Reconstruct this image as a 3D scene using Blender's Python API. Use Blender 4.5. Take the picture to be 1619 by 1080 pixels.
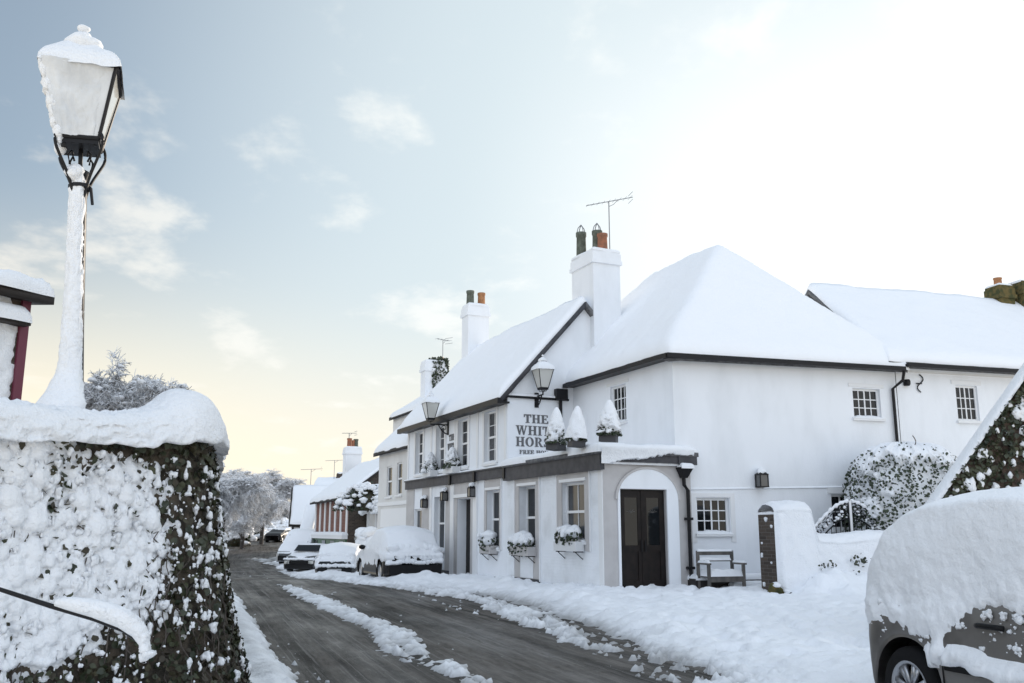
import bpy, math, random
import numpy as np
random.seed(7); RNG = np.random.default_rng(11)
PI = math.pi
for b in list(bpy.data.objects): bpy.data.objects.remove(b)
SC = bpy.context.scene
COL = SC.collection

# ------------------------------------------------------------------ camera
F_PX = 1470.0; CAM_Z = 1.45; TH = math.atan(300 / F_PX); CT, ST = math.cos(TH), math.sin(TH)
cd = bpy.data.cameras.new('camera'); cam = bpy.data.objects.new('camera', cd); COL.objects.link(cam)
cam.location = (0, 0, CAM_Z); cam.rotation_euler = (PI / 2 + TH, 0, 0)
cd.sensor_width = 36; cd.lens = F_PX / 1619 * 36; cd.clip_start = .05; cd.clip_end = 6000
SC.camera = cam
def ray(px, py):
    u = (px - 809.5) / F_PX; v = -(py - 540) / F_PX
    return np.array((u, CT - v * ST, ST + v * CT))
def at_y(px, py, Y):
    r = ray(px, py); k = Y / r[1]; return np.array((r[0] * k, Y, CAM_Z + r[2] * k))
def at_z(px, py, z):
    r = ray(px, py); k = (z - CAM_Z) / r[2]; return np.array((r[0] * k, r[1] * k, z))

# ------------------------------------------------------------------ noise
def _hash(ix, iy, seed):
    n = (ix.astype(np.int64) * 374761393 + iy.astype(np.int64) * 668265263 + seed * 974634777) & 0x7fffffff
    n = ((n ^ (n >> 13)) * 1274126177) & 0x7fffffff
    return ((n ^ (n >> 16)) & 0xffff) / 65535.0
def vnoise(x, y, seed=0):
    x = np.asarray(x, float); y = np.asarray(y, float)
    ix = np.floor(x); iy = np.floor(y); fx = x - ix; fy = y - iy
    fx = fx * fx * fx * (fx * (fx * 6 - 15) + 10); fy = fy * fy * fy * (fy * (fy * 6 - 15) + 10)
    a = _hash(ix, iy, seed); b = _hash(ix + 1, iy, seed); c = _hash(ix, iy + 1, seed); d = _hash(ix + 1, iy + 1, seed)
    return (a * (1 - fx) + b * fx) * (1 - fy) + (c * (1 - fx) + d * fx) * fy - .5
def fbm(x, y, seed=0, oct=4, gain=.5):
    s = 0; a = 1; t = 0
    for i in range(oct):
        s = s + a * vnoise(x * 2 ** i + 17.3 * i, y * 2 ** i - 9.1 * i, seed + i); t += a; a *= gain
    return s / t
def lumps(x, y, cell, seed=0, rmin=.35, rmax=.75, keep=None):
    """hemispherical clumps scattered one to a cell: height of the highest clump, 0 between them"""
    gx = np.floor(x / cell); gy = np.floor(y / cell); best = np.zeros_like(x)
    for dx in (-1, 0, 1):
        for dy in (-1, 0, 1):
            cx = gx + dx; cy = gy + dy
            px = (cx + .15 + .7 * _hash(cx, cy, seed)) * cell; py = (cy + .15 + .7 * _hash(cx, cy, seed + 1)) * cell
            r = cell * (rmin + (rmax - rmin) * _hash(cx, cy, seed + 2))
            if keep is not None: r = r * (_hash(cx, cy, seed + 3) < keep)
            d2 = (x - px) ** 2 + (y - py) ** 2
            best = np.maximum(best, np.sqrt(np.maximum(r * r - d2, 0)))
    return best
def sstep(a, b, x):
    t = np.clip((np.asarray(x, float) - a) / (b - a), 0, 1); return t * t * (3 - 2 * t)

# ------------------------------------------------------------------ materials
def mat(name, col, rough=.6, **kw):
    m = bpy.data.materials.new(name); m.use_nodes = True; nt = m.node_tree; N = nt.nodes; L = nt.links
    p = N['Principled BSDF']; p.inputs['Base Color'].default_value = (*col, 1); p.inputs['Roughness'].default_value = rough
    p.inputs['Metallic'].default_value = kw.get('metal', 0)
    if 'spec' in kw: p.inputs['Specular IOR Level'].default_value = kw['spec']
    tc = N.new('ShaderNodeTexCoord'); co = tc.outputs['UV'] if kw.get('uv') else tc.outputs['Object']
    if kw.get('stretch'):
        mp = N.new('ShaderNodeMapping'); mp.inputs['Scale'].default_value = kw['stretch']; L.new(co, mp.inputs['Vector']); co = mp.outputs['Vector']
    col2 = kw.get('col2')
    if col2:
        n = N.new('ShaderNodeTexNoise'); n.inputs['Scale'].default_value = kw.get('cscale', 4); n.inputs['Detail'].default_value = 6; L.new(co, n.inputs['Vector'])
        r = N.new('ShaderNodeValToRGB'); e = r.color_ramp.elements
        e[0].position = kw.get('c0', .4); e[1].position = kw.get('c1', .6); e[0].color = (*col, 1); e[1].color = (*col2, 1)
        L.new(n.outputs['Fac'], r.inputs['Fac']); L.new(r.outputs['Color'], p.inputs['Base Color'])
    prev = None
    for (sc, st, ds) in kw.get('bump', []):
        n = N.new('ShaderNodeTexNoise'); n.inputs['Scale'].default_value = sc; n.inputs['Detail'].default_value = 5; L.new(co, n.inputs['Vector'])
        b = N.new('ShaderNodeBump'); b.inputs['Strength'].default_value = st; b.inputs['Distance'].default_value = ds
        L.new(n.outputs['Fac'], b.inputs['Height'])
        if prev: L.new(prev, b.inputs['Normal'])
        prev = b.outputs['Normal']
    if kw.get('brick'):
        bw, bh, mc, str_ = kw['brick']
        t = N.new('ShaderNodeTexBrick'); L.new(tc.outputs['UV'], t.inputs['Vector'])
        t.inputs['Scale'].default_value = 1; t.inputs['Brick Width'].default_value = bw; t.inputs['Row Height'].default_value = bh
        t.inputs['Mortar Size'].default_value = .006; t.inputs['Mortar Smooth'].default_value = .5
        t.inputs['Color1'].default_value = (*col, 1); t.inputs['Color2'].default_value = (*(col2 or col), 1); t.inputs['Mortar'].default_value = (*mc, 1)
        if kw.get('brickcol'): L.new(t.outputs['Color'], p.inputs['Base Color'])
        b = N.new('ShaderNodeBump'); b.inputs['Strength'].default_value = str_; b.inputs['Distance'].default_value = .008; b.invert = True
        L.new(t.outputs['Fac'], b.inputs['Height'])
        if prev: L.new(prev, b.inputs['Normal'])
        prev = b.outputs['Normal']
    if prev: L.new(prev, p.inputs['Normal'])
    return m
M = {}
M['snow'] = mat('snow', (.86, .88, .91), .55, bump=[(9, .4, .06), (60, .5, .02)])
M['snow_fine'] = mat('snow_fine', (.86, .88, .91), .55, bump=[(34, .6, .03), (140, .55, .012)])
M['snow_smooth'] = mat('snow_smooth', (.86, .88, .91), .6, bump=[(2.2, .35, .10), (14, .25, .03), (60, .25, .012)])
M['white_paint'] = mat('white_paint', (.82, .845, .88), .75, col2=(.73, .755, .785), cscale=1.8, c0=.46, c1=.82, stretch=(1, 1, .4), bump=[(3, .3, .04), (45, .4, .008)])
M['white_brick'] = mat('white_brick', (.82, .845, .88), .7, col2=(.68, .70, .72), cscale=1.6, c0=.45, c1=.7, bump=[(30, .2, .004)], brick=(.225, .075, (.7, .7, .7), .55))
M['cream'] = mat('cream', (.71, .70, .68), .75, col2=(.64, .63, .61), cscale=1.1, bump=[(40, .3, .006)])
M['trim_white'] = mat('trim_white', (.76, .77, .78), .45, bump=[(30, .1, .003)])
M['grey_panel'] = mat('grey_panel', (.50, .485, .48), .6, col2=(.45, .435, .43), cscale=2.5, bump=[(40, .2, .004)])
M['dark_trim'] = mat('dark_trim', (.045, .045, .052), .55, spec=.25, col2=(.065, .065, .072), cscale=5, bump=[(25, .2, .004)])
M['black_iron'] = mat('black_iron', (.010, .010, .012), .45, spec=.25, bump=[(60, .3, .002)])
M['door'] = mat('door', (.008, .006, .006), .45, spec=.22, col2=(.014, .010, .009), cscale=6, bump=[(40, .2, .002)])
M['glass'] = mat('glass', (.008, .010, .012), .06, spec=.45, bump=[(2.5, .05, .02)])
M['curtain_glass'] = mat('curtain_glass', (.06, .065, .07), .12, spec=.5, col2=(.04, .04, .045), cscale=2)
M['frosted'] = mat('frosted', (.70, .72, .74), .35, col2=(.58, .60, .62), cscale=3, bump=[(50, .3, .004)])
M['slate'] = mat('slate', (.075, .078, .085), .7, col2=(.14, .14, .145), cscale=8, bump=[(20, .6, .02)])
M['clay'] = mat('clay', (.34, .13, .07), .8, col2=(.22, .10, .06), cscale=6, bump=[(30, .3, .006)])
M['clay_pale'] = mat('clay_pale', (.42, .20, .09), .8, col2=(.32, .15, .07), cscale=6)
M['pot_green'] = mat('pot_green', (.13, .145, .12), .85, col2=(.08, .09, .07), cscale=9, bump=[(30, .4, .008)])
M['moss'] = mat('moss', (.05, .055, .02), .95, col2=(.13, .10, .035), cscale=7, bump=[(30, .8, .03)])
M['red_brick'] = mat('red_brick', (.20, .066, .04), .85, col2=(.14, .048, .034), brick=(.225, .075, (.32, .28, .25), .6), brickcol=True)
M['dark_brick'] = mat('dark_brick', (.045, .034, .027), .9, col2=(.085, .064, .05), brick=(.225, .075, (.12, .11, .10), .8), brickcol=True, bump=[(30, .5, .01)])
M['stone_dark'] = mat('stone_dark', (.030, .026, .020), .95, col2=(.085, .068, .05), cscale=9, bump=[(14, .9, .05), (60, .5, .01)])
M['stone_brown'] = mat('stone_brown', (.05, .036, .028), .95, col2=(.13, .095, .075), cscale=8, bump=[(14, .9, .05), (60, .5, .01)])
M['leaf'] = mat('leaf', (.018, .026, .013), .5, col2=(.045, .05, .022), cscale=5)
M['leaf_brown'] = mat('leaf_brown', (.030, .024, .014), .6, col2=(.05, .045, .022), cscale=6)
M['leaf_green'] = mat('leaf_green', (.02, .032, .016), .5, col2=(.035, .05, .022), cscale=6)
M['bark'] = mat('bark', (.055, .045, .04), .9, col2=(.09, .075, .065), cscale=8)
M['wood'] = mat('wood', (.085, .08, .075), .8, col2=(.13, .12, .11), cscale=7, stretch=(1, 1, .15), bump=[(20, .3, .004)])
M['timber_dark'] = mat('timber_dark', (.022, .018, .016), .7)
M['shop_green'] = mat('shop_green', (.05, .12, .06), .5, col2=(.07, .14, .08), cscale=3)
M['purple_board'] = mat('purple_board', (.13, .02, .045), .5)
M['rubber'] = mat('rubber', (.008, .008, .009), .85, spec=.2, bump=[(40, .2, .004)])
M['alloy'] = mat('alloy', (.42, .43, .45), .35, metal=.8, bump=[(60, .2, .002)])
M['plastic_black'] = mat('plastic_black', (.008, .008, .009), .55, spec=.2)
M['car_silver'] = mat('car_silver', (.20, .19, .18), .40, metal=.45, col2=(.10, .092, .086), cscale=3, c0=.5, c1=.8)
M['car_black'] = mat('car_black', (.008, .008, .009), .35, spec=.25, col2=(.02, .02, .022), cscale=4)
M['car_grey'] = mat('car_grey', (.05, .052, .056), .35)
M['car_pale'] = mat('car_pale', (.35, .36, .37), .35)
M['lamp_glass'] = mat('lamp_glass', (.55, .55, .52), .1, spec=.6)
M['plate'] = mat('plate', (.42, .40, .33), .5)
M['tail_red'] = mat('tail_red', (.10, .006, .006), .3)
M['sage_wood'] = mat('sage_wood', (.30, .31, .30), .7)
def snow_bark(name, lo, hi, dark):
    m = mat(name, dark, .8); nt = m.node_tree; N = nt.nodes; L = nt.links; p = N['Principled BSDF']
    g = N.new('ShaderNodeNewGeometry'); s = N.new('ShaderNodeSeparateXYZ'); L.new(g.outputs['Normal'], s.inputs[0])
    n = N.new('ShaderNodeTexNoise'); n.inputs['Scale'].default_value = 3; L.new(N.new('ShaderNodeTexCoord').outputs['Object'], n.inputs['Vector'])
    a = N.new('ShaderNodeMath'); a.operation = 'ADD'; L.new(s.outputs['Z'], a.inputs[0]); L.new(n.outputs['Fac'], a.inputs[1])
    r = N.new('ShaderNodeMapRange'); r.inputs['From Min'].default_value = lo + .5; r.inputs['From Max'].default_value = hi + .5; L.new(a.outputs[0], r.inputs['Value'])
    x = N.new('ShaderNodeMix'); x.data_type = 'RGBA'; x.inputs[6].default_value = (*dark, 1); x.inputs[7].default_value = (.86, .88, .91, 1)
    L.new(r.outputs[0], x.inputs[0]); L.new(x.outputs[2], p.inputs['Base Color']); return m
M['snow_twig'] = snow_bark('snow_twig', -.85, -.25, (.20, .185, .18))
M['snow_branch'] = snow_bark('snow_branch', .1, .35, (.05, .042, .038))

# ------------------------------------------------------------------ object helpers
def props(o, label=None, cat=None, group=None, kind=None):
    for k, v in (('label', label), ('category', cat), ('group', group), ('kind', kind)):
        if v: o[k] = v
    return o
def thing(name, label, cat, loc=(0, 0, 0), rotz=0, group=None):
    o = bpy.data.objects.new(name, None); COL.objects.link(o); o.empty_display_size = .2
    o.location = tuple(float(v) for v in loc); o.rotation_euler = (0, 0, rotz)
    return props(o, label, cat, group)
def root_of(o):
    while o.parent: o = o.parent
    return o
def link_mesh(name, V, Fc, m, parent=None, smooth=False, world=True, uv=None, label=None):
    """world=True: V are world coordinates and the root thing is unrotated; else local to the root"""
    V = np.asarray(V, float).reshape(-1, 3)
    if parent is not None and world: V = V - np.array(root_of(parent).location)
    me = bpy.data.meshes.new(name)
    if isinstance(Fc, np.ndarray):
        nf, k = Fc.shape
        me.vertices.add(len(V)); me.vertices.foreach_set('co', V.astype(np.float32).ravel())
        me.loops.add(nf * k); me.loops.foreach_set('vertex_index', Fc.astype(np.int32).ravel())
        me.polygons.add(nf); me.polygons.foreach_set('loop_start', np.arange(nf, dtype=np.int32) * k)
        me.update(calc_edges=True)
    else:
        me.from_pydata([tuple(v) for v in V], [], Fc)
    if smooth: me.polygons.foreach_set('use_smooth', np.ones(len(me.polygons), bool))
    if uv is not None:
        l = me.uv_layers.new(name='UVMap'); li = np.zeros(len(me.loops), np.int32); me.loops.foreach_get('vertex_index', li)
        l.data.foreach_set('uv', np.asarray(uv, np.float32)[li].ravel())
    me.materials.append(M[m] if isinstance(m, str) else m); me.update()
    o = bpy.data.objects.new(name, me); COL.objects.link(o)
    if parent is not None: o.parent = parent
    if label: o['label'] = label
    return o
def grid_faces(nr, nc, closed=False):
    i, j = np.meshgrid(np.arange(nr - 1), np.arange(nc if closed else nc - 1), indexing='ij')
    j2 = (j + 1) % nc
    return np.stack([i * nc + j, i * nc + j2, (i + 1) * nc + j2, (i + 1) * nc + j], -1).reshape(-1, 4)
class MB:
    def __init__(s): s.v = []; s.f = []; s.uv = []
    def add(s, V, Fc, uv=None):
        n = len(s.v); s.v += [tuple(map(float, q)) for q in V]; s.f += [tuple(i + n for i in f) for f in Fc]
        s.uv += [tuple(q) for q in uv] if uv is not None else [(q[0] + q[1], q[2]) for q in V]; return s
    def quad(s, a, b, c, d, uv=None): return s.add([a, b, c, d], [(0, 1, 2, 3)], uv)
    def hexa(s, lo, hi): # lo, hi: 4 points each
        return s.add(list(lo) + list(hi), [(3, 2, 1, 0), (4, 5, 6, 7), (0, 1, 5, 4), (1, 2, 6, 5), (2, 3, 7, 6), (3, 0, 4, 7)])
    def box(s, x0, x1, y0, y1, z0, z1): return s.hexa([(x0, y0, z0), (x1, y0, z0), (x1, y1, z0), (x0, y1, z0)], [(x0, y0, z1), (x1, y0, z1), (x1, y1, z1), (x0, y1, z1)])
    def fbox(s, fr, a0, a1, b0, b1, z0, z1):
        return s.hexa([fr.P(a0, b0, z0), fr.P(a1, b0, z0), fr.P(a1, b1, z0), fr.P(a0, b1, z0)], [fr.P(a0, b0, z1), fr.P(a1, b0, z1), fr.P(a1, b1, z1), fr.P(a0, b1, z1)])
    def tube(s, pts, r, n=8, caps=True):
        pts = [np.array(p, float) for p in pts]; rs = r if hasattr(r, '__len__') else [r] * len(pts)
        V = []; up = np.array((0, 0, 1.))
        for i, p in enumerate(pts):
            t = pts[min(i + 1, len(pts) - 1)] - pts[max(i - 1, 0)]; t = t / (np.linalg.norm(t) + 1e-9)
            u = np.cross(t, up)
            if np.linalg.norm(u) < .05: u = np.cross(t, (0, 1., 0))
            u /= np.linalg.norm(u); w = np.cross(u, t)
            V += [p + rs[i] * (math.cos(2 * PI * k / n) * u + math.sin(2 * PI * k / n) * w) for k in range(n)]
        Fc = [(i * n + k, i * n + (k + 1) % n, (i + 1) * n + (k + 1) % n, (i + 1) * n + k) for i in range(len(pts) - 1) for k in range(n)]
        if caps: Fc += [tuple(range(n))[::-1], tuple((len(pts) - 1) * n + k for k in range(n))]
        return s.add(V, Fc)
    def lathe(s, prof, n=16, c=(0, 0, 0), wob=0, seed=0):
        V = []
        for i, (r, z) in enumerate(prof):
            for k in range(n):
                q = r * (1 + wob * math.sin(k * 2.4 + i * 1.9 + seed) * .6 + wob * math.sin(k * 1.1 - i * .8 + seed) * .4)
                V.append((c[0] + q * math.cos(2 * PI * k / n), c[1] + q * math.sin(2 * PI * k / n), c[2] + z))
        Fc = [(i * n + k, i * n + (k + 1) % n, (i + 1) * n + (k + 1) % n, (i + 1) * n + k) for i in range(len(prof) - 1) for k in range(n)]
        Fc += [tuple(range(n))[::-1], tuple((len(prof) - 1) * n + k for k in range(n))]
        return s.add(V, Fc)
    def prism(s, poly, off): # poly: 3d points, extruded by vector off
        n = len(poly); V = [np.array(p, float) for p in poly]; V2 = [p + np.array(off) for p in V]
        return s.add(V + V2, [tuple(range(n))[::-1], tuple(range(n, 2 * n))] + [(i, (i + 1) % n, (i + 1) % n + n, i + n) for i in range(n)])
    def build(s, name, m, parent=None, smooth=False, world=True, label=None): return link_mesh(name, s.v, s.f, m, parent, smooth, world, s.uv, label)
class Frame:
    def __init__(s, o, d):
        s.o = np.array(o[:2], float); d = np.array(d, float); s.d = d / np.hypot(*d); s.n = np.array((s.d[1], -s.d[0]))
    def P(s, a, b, z): q = s.o + a * s.d + b * s.n; return (q[0], q[1], z)
    def ab(s, x, y): return (x - s.o[0]) * s.d[0] + (y - s.o[1]) * s.d[1], (x - s.o[0]) * s.n[0] + (y - s.o[1]) * s.n[1]
    def hit(s, px, py, b=0): # pixel on the vertical plane b
        r = ray(px, py); k = (b - ((0 - s.o[0]) * s.n[0] + (0 - s.o[1]) * s.n[1])) / (r[0] * s.n[0] + r[1] * s.n[1])
        return s.ab(r[0] * k, r[1] * k)[0], CAM_Z + r[2] * k
    def hit_a(s, px, py, a=0):
        r = ray(px, py); k = (a + s.o[0] * s.d[0] + s.o[1] * s.d[1]) / (r[0] * s.d[0] + r[1] * s.d[1])
        return s.ab(r[0] * k, r[1] * k)[1], CAM_Z + r[2] * k
class Side:
    """a wall's own frame: u runs along the wall, b goes INTO the wall"""
    def __init__(s, p0, p1, inward):
        s.o = np.array(p0[:2], float); d = np.array(p1[:2], float) - s.o; s.L = np.hypot(*d); s.d = d / s.L
        s.n = np.array((s.d[1], -s.d[0]))
        if np.dot(s.n, np.array(inward)) < 0: s.n = -s.n
    def P(s, a, b, z): q = s.o + a * s.d + b * s.n; return (q[0], q[1], z)
def wall_sheet(mb, fr, u0, u1, z0, z1, ops, depth=.12):
    us = sorted({u0, u1, *[o[0] for o in ops], *[o[1] for o in ops]}); zs = sorted({z0, z1, *[o[2] for o in ops], *[o[3] for o in ops]})
    for a, b in zip(us, us[1:]):
        for c, d in zip(zs, zs[1:]):
            if any(o[0] <= (a + b) / 2 <= o[1] and o[2] <= (c + d) / 2 <= o[3] for o in ops): continue
            mb.quad(fr.P(a, 0, c), fr.P(b, 0, c), fr.P(b, 0, d), fr.P(a, 0, d), [(a, c), (b, c), (b, d), (a, d)])
    for o in ops:
        a, b, c, d = o[:4]; D = o[4] if len(o) > 4 else depth
        mb.quad(fr.P(a, 0, c), fr.P(a, 0, d), fr.P(a, D, d), fr.P(a, D, c)); mb.quad(fr.P(b, 0, c), fr.P(b, 0, d), fr.P(b, D, d), fr.P(b, D, c))
        mb.quad(fr.P(a, 0, d), fr.P(b, 0, d), fr.P(b, D, d), fr.P(a, D, d)); mb.quad(fr.P(a, 0, c), fr.P(b, 0, c), fr.P(b, D, c), fr.P(a, D, c))
    return mb
def window(parent, fr, a, b, c, d, D, cols, rows, kind='case', glass='glass', sill=True, snow=True, fm='trim_white', label=None):
    """sash / casement set back D into the wall; children pane, sill (> none)"""
    w = MB(); fw = .055; t0, t1 = D - .05, D
    w.fbox(fr, a, a + fw, t0, t1, c, d); w.fbox(fr, b - fw, b, t0, t1, c, d)
    w.fbox(fr, a + fw, b - fw, t0, t1, d - fw, d); w.fbox(fr, a + fw, b - fw, t0, t1, c, c + fw)
    if kind == 'sash':
        m = (c + d) / 2; w.fbox(fr, a + fw, b - fw, t0 - .02, t1 - .001, m - .03, m + .03)
    gw = .024
    for i in range(1, cols):
        x = a + fw + (b - a - 2 * fw) * i / cols; g = gw * (1.6 if kind == 'case' and cols % 2 == 0 and i == cols // 2 else 1)
        w.fbox(fr, x - g / 2, x + g / 2, t0 + .012, t1 - .002, c + fw, d - fw)
    for j in range(1, rows):
        if kind == 'sash' and rows % 2 == 0 and j == rows // 2: continue
        z = c + fw + (d - c - 2 * fw) * j / rows; w.fbox(fr, a + fw, b - fw, t0 + .015, t1 - .003, z - gw / 2, z + gw / 2)
    o = w.build('window', fm, parent, label=label)
    p = MB(); p.fbox(fr, a + .01, b - .01, D - .022, D + .01, c + .01, d - .01); p.build('pane', glass, o)
    if sill:
        s = MB(); s.fbox(fr, a - .06, b + .06, -.07, D - .05, c - .07, c - .004); s.build('sill', fm, o)
        if snow:
            n = 14; V = []
            for i in range(n):
                x = a - .05 + (b - a + .1) * i / (n - 1); e = max(math.sin(PI * i / (n - 1)), 0) ** .4; h = (.05 + .03 * random.random()) * e
                V += [fr.P(x, -.075, c - .02), fr.P(x, -.06, c + h * .7), fr.P(x, -.02, c + h), fr.P(x, D - .05, c + h * 1.2)]
            link_mesh('sill_snow', V, grid_faces(n, 4), 'snow_fine', o, True)
    return o
def snow_quad(name, cs, base, thick, parent, res=.12, edge=.25, nz=.05, m='snow_smooth', seed=0, skirt=.03, lift=.0, droop=0):
    """blanket of snow over the quad cs (xy corners) lying on height base(x,y), rounded off at its rim"""
    cs = np.array(cs, float); n = max(3, int(max(np.hypot(*(cs[1] - cs[0])), np.hypot(*(cs[2] - cs[3]))) / res)); k = max(3, int(max(np.hypot(*(cs[3] - cs[0])), np.hypot(*(cs[2] - cs[1]))) / res))
    def warp(n, L):
        e = edge / max(L, edge * 3); t = np.concatenate([e * (1 - np.cos(np.linspace(0, PI / 2, 5)[:-1])), np.linspace(e, 1 - e, n), 1 - e * (1 - np.cos(np.linspace(0, PI / 2, 5)[:-1]))[::-1]]); return t
    L1 = np.hypot(*(cs[1] - cs[0])); L2 = np.hypot(*(cs[3] - cs[0]))
    tu = warp(n, L1); tv = warp(k, L2); U, Vv = np.meshgrid(tu, tv, indexing='ij')
    XY = (cs[0] * ((1 - U) * (1 - Vv))[..., None] + cs[1] * (U * (1 - Vv))[..., None] + cs[2] * (U * Vv)[..., None] + cs[3] * ((1 - U) * Vv)[..., None])
    X, Y = XY[..., 0], XY[..., 1]
    du = np.minimum(U, 1 - U) * L1; dv = np.minimum(Vv, 1 - Vv) * L2; dd = np.minimum(du, dv); q = np.clip(1 - dd / edge, 0, 1)
    prof = np.sqrt(np.maximum(1 - q * q, 0))
    ww = np.clip(1 - dd / .5, 0, 1) * .10; X = X + ww * fbm(X * 1.3, Y * 1.3, seed + 50, 4); Y = Y + ww * fbm(X * 1.3 + 40, Y * 1.3, seed + 60, 4)
    bz = base(X, Y)
    Z = bz + lift + thick * prof * (1 + .5 * fbm(X * .8, Y * .8, seed, 3)) + nz * fbm(X * 2.5, Y * 2.5, seed + 5, 4) * np.clip(dd / edge, .15, 1)
    nr, nc = X.shape
    V = np.stack([X, Y, Z], -1).reshape(-1, 3); Fc = grid_faces(nr, nc)
    ring = [i * nc for i in range(nr)] + [(nr - 1) * nc + j for j in range(1, nc)] + [i * nc + nc - 1 for i in range(nr - 2, -1, -1)] + [j for j in range(nc - 2, 0, -1)]
    rb = V[ring].copy(); rb[:, 2] = bz.reshape(-1)[ring] + lift - skirt; n0 = len(V); m_ = len(ring)
    V = np.concatenate([V, rb]); r_ = np.array(ring); ii = np.arange(m_); jj = (ii + 1) % m_
    Fc = np.concatenate([Fc, np.stack([r_[ii], r_[jj], n0 + jj, n0 + ii], -1)])
    return link_mesh(name, V, Fc, m, parent, True)
def deck_quad(name, cs, base, parent, m='slate', res=.5, down=.14, drop=.03):
    cs = np.array(cs, float); n = max(2, int(np.hypot(*(cs[1] - cs[0])) / res)); k = max(2, int(np.hypot(*(cs[3] - cs[0])) / res))
    U, Vv = np.meshgrid(np.linspace(0, 1, n + 1), np.linspace(0, 1, k + 1), indexing='ij')
    XY = (cs[0] * ((1 - U) * (1 - Vv))[..., None] + cs[1] * (U * (1 - Vv))[..., None] + cs[2] * (U * Vv)[..., None] + cs[3] * ((1 - U) * Vv)[..., None])
    Z = base(XY[..., 0], XY[..., 1]) - drop; nr, nc = Z.shape
    top = np.concatenate([XY, Z[..., None]], -1).reshape(-1, 3); bot = top.copy(); bot[:, 2] -= down
    Fc = grid_faces(nr, nc); n0 = len(top)
    ring = [i * nc for i in range(nr)] + [(nr - 1) * nc + j for j in range(1, nc)] + [i * nc + nc - 1 for i in range(nr - 2, -1, -1)] + [j for j in range(nc - 2, 0, -1)]
    r_ = np.array(ring); jj = np.roll(r_, -1)
    Fc = np.concatenate([Fc, Fc[:, ::-1] + n0, np.stack([r_, jj, jj + n0, r_ + n0], -1)])
    return link_mesh(name, np.concatenate([top, bot]), Fc, m, parent)

# blobs of snow and leaf cards ------------------------------------------------
def _ico(sub):
    import bmesh
    bm = bmesh.new(); bmesh.ops.create_icosphere(bm, subdivisions=sub, radius=1); V = np.array([v.co[:] for v in bm.verts]); Fc = np.array([[v.index for v in f.verts] for f in bm.faces]); bm.free(); return V, Fc
ICO1 = _ico(2); ICO2 = _ico(3)
def blobs(C, R, sq=(1, 1, .8), jit=.25, hi=False, rng=RNG):
    V0, F0 = ICO2 if hi else ICO1; C = np.asarray(C, float).reshape(-1, 3); R = np.asarray(R, float).reshape(-1); n = len(C); k = len(V0)
    ph = rng.uniform(0, 6.28, (n, 1, 3)); fr = rng.uniform(1.5, 3.2, (n, 1, 3))
    wob = 1 + jit * np.sin(V0[None] * fr * 1.7 + ph).mean(-1, keepdims=True) * 1.6
    V = C[:, None] + R[:, None, None] * V0[None] * wob * np.array(sq)
    return V.reshape(-1, 3), (F0[None] + (np.arange(n) * k)[:, None, None]).reshape(-1, 3)
LEAF = np.array([(0, -.5, 0), (.38, -.25, .08), (.42, .12, .05), (0, .62, -.1), (-.42, .12, .05), (-.38, -.25, .08), (0, 0, 0)])
LEAFF = np.array([(0, 1, 6), (1, 2, 6), (2, 3, 6), (3, 4, 6), (4, 5, 6), (5, 0, 6)])
def leaves(C, Nrm, S, spread=.8, rng=RNG):
    """leaf-shaped faces at C turned roughly along Nrm"""
    C = np.asarray(C, float); n = len(C); Nn = np.asarray(Nrm, float) + rng.normal(0, spread, (n, 3)); Nn /= np.linalg.norm(Nn, axis=1, keepdims=True) + 1e-9
    T = rng.normal(0, 1, (n, 3)); T[:, 2] -= .9; T -= (T * Nn).sum(1, keepdims=True) * Nn; T /= np.linalg.norm(T, axis=1, keepdims=True) + 1e-9
    B = np.cross(T, Nn); S = np.broadcast_to(S, (n,))
    V = C[:, None] + S[:, None, None] * (LEAF[None, :, 0:1] * B[:, None] + LEAF[None, :, 1:2] * T[:, None] + LEAF[None, :, 2:3] * Nn[:, None])
    return V.reshape(-1, 3), (LEAFF[None] + (np.arange(n) * 7)[:, None, None]).reshape(-1, 3)
def copy_tree(o, parent=None):
    c = o.copy(); COL.objects.link(c); c.parent = parent
    for ch in list(o.children): copy_tree(ch, c)
    return c

# ------------------------------------------------------------------ sky and sun
SUN_AZ, SUN_EL = math.radians(33), math.radians(13)
w = bpy.data.worlds.new('World'); SC.world = w; w.use_nodes = True; nt = w.node_tree; N = nt.nodes; L = nt.links
bg = N['Background']
def nd(t, **k):
    n = N.new(t)
    for a, b in k.items(): setattr(n, a, b)
    return n
def math_n(op, a, b=None):
    n = nd('ShaderNodeMath', operation=op)
    for i, v in enumerate((a, b)):
        if v is None: continue
        if isinstance(v, (int, float)): n.inputs[i].default_value = v
        else: L.new(v, n.inputs[i])
    return n.outputs[0]
sky = nd('ShaderNodeTexSky', sky_type='NISHITA'); sky.sun_disc = False; sky.sun_elevation = SUN_EL; sky.sun_rotation = SUN_AZ
sky.air_density = 1.0; sky.dust_density = SKY_DUST = 1.2; sky.ozone_density = 1.0
tc = nd('ShaderNodeTexCoord'); nrm = nd('ShaderNodeVectorMath', operation='NORMALIZE'); L.new(tc.outputs['Generated'], nrm.inputs[0])
D = nrm.outputs[0]; sx = nd('ShaderNodeSeparateXYZ'); L.new(D, sx.inputs[0])
# thin veil of cloud thickening towards the sun
dot = nd('ShaderNodeVectorMath', operation='DOT_PRODUCT'); L.new(D, dot.inputs[0])
dot.inputs[1].default_value = (math.sin(SUN_AZ) * math.cos(SUN_EL), math.cos(SUN_AZ) * math.cos(SUN_EL), math.sin(SUN_EL))
veil = nd('ShaderNodeMapRange', interpolation_type='SMOOTHSTEP'); L.new(dot.outputs['Value'], veil.inputs['Value'])
veil.inputs['From Min'].default_value = .80; veil.inputs['From Max'].default_value = 1.0
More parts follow.
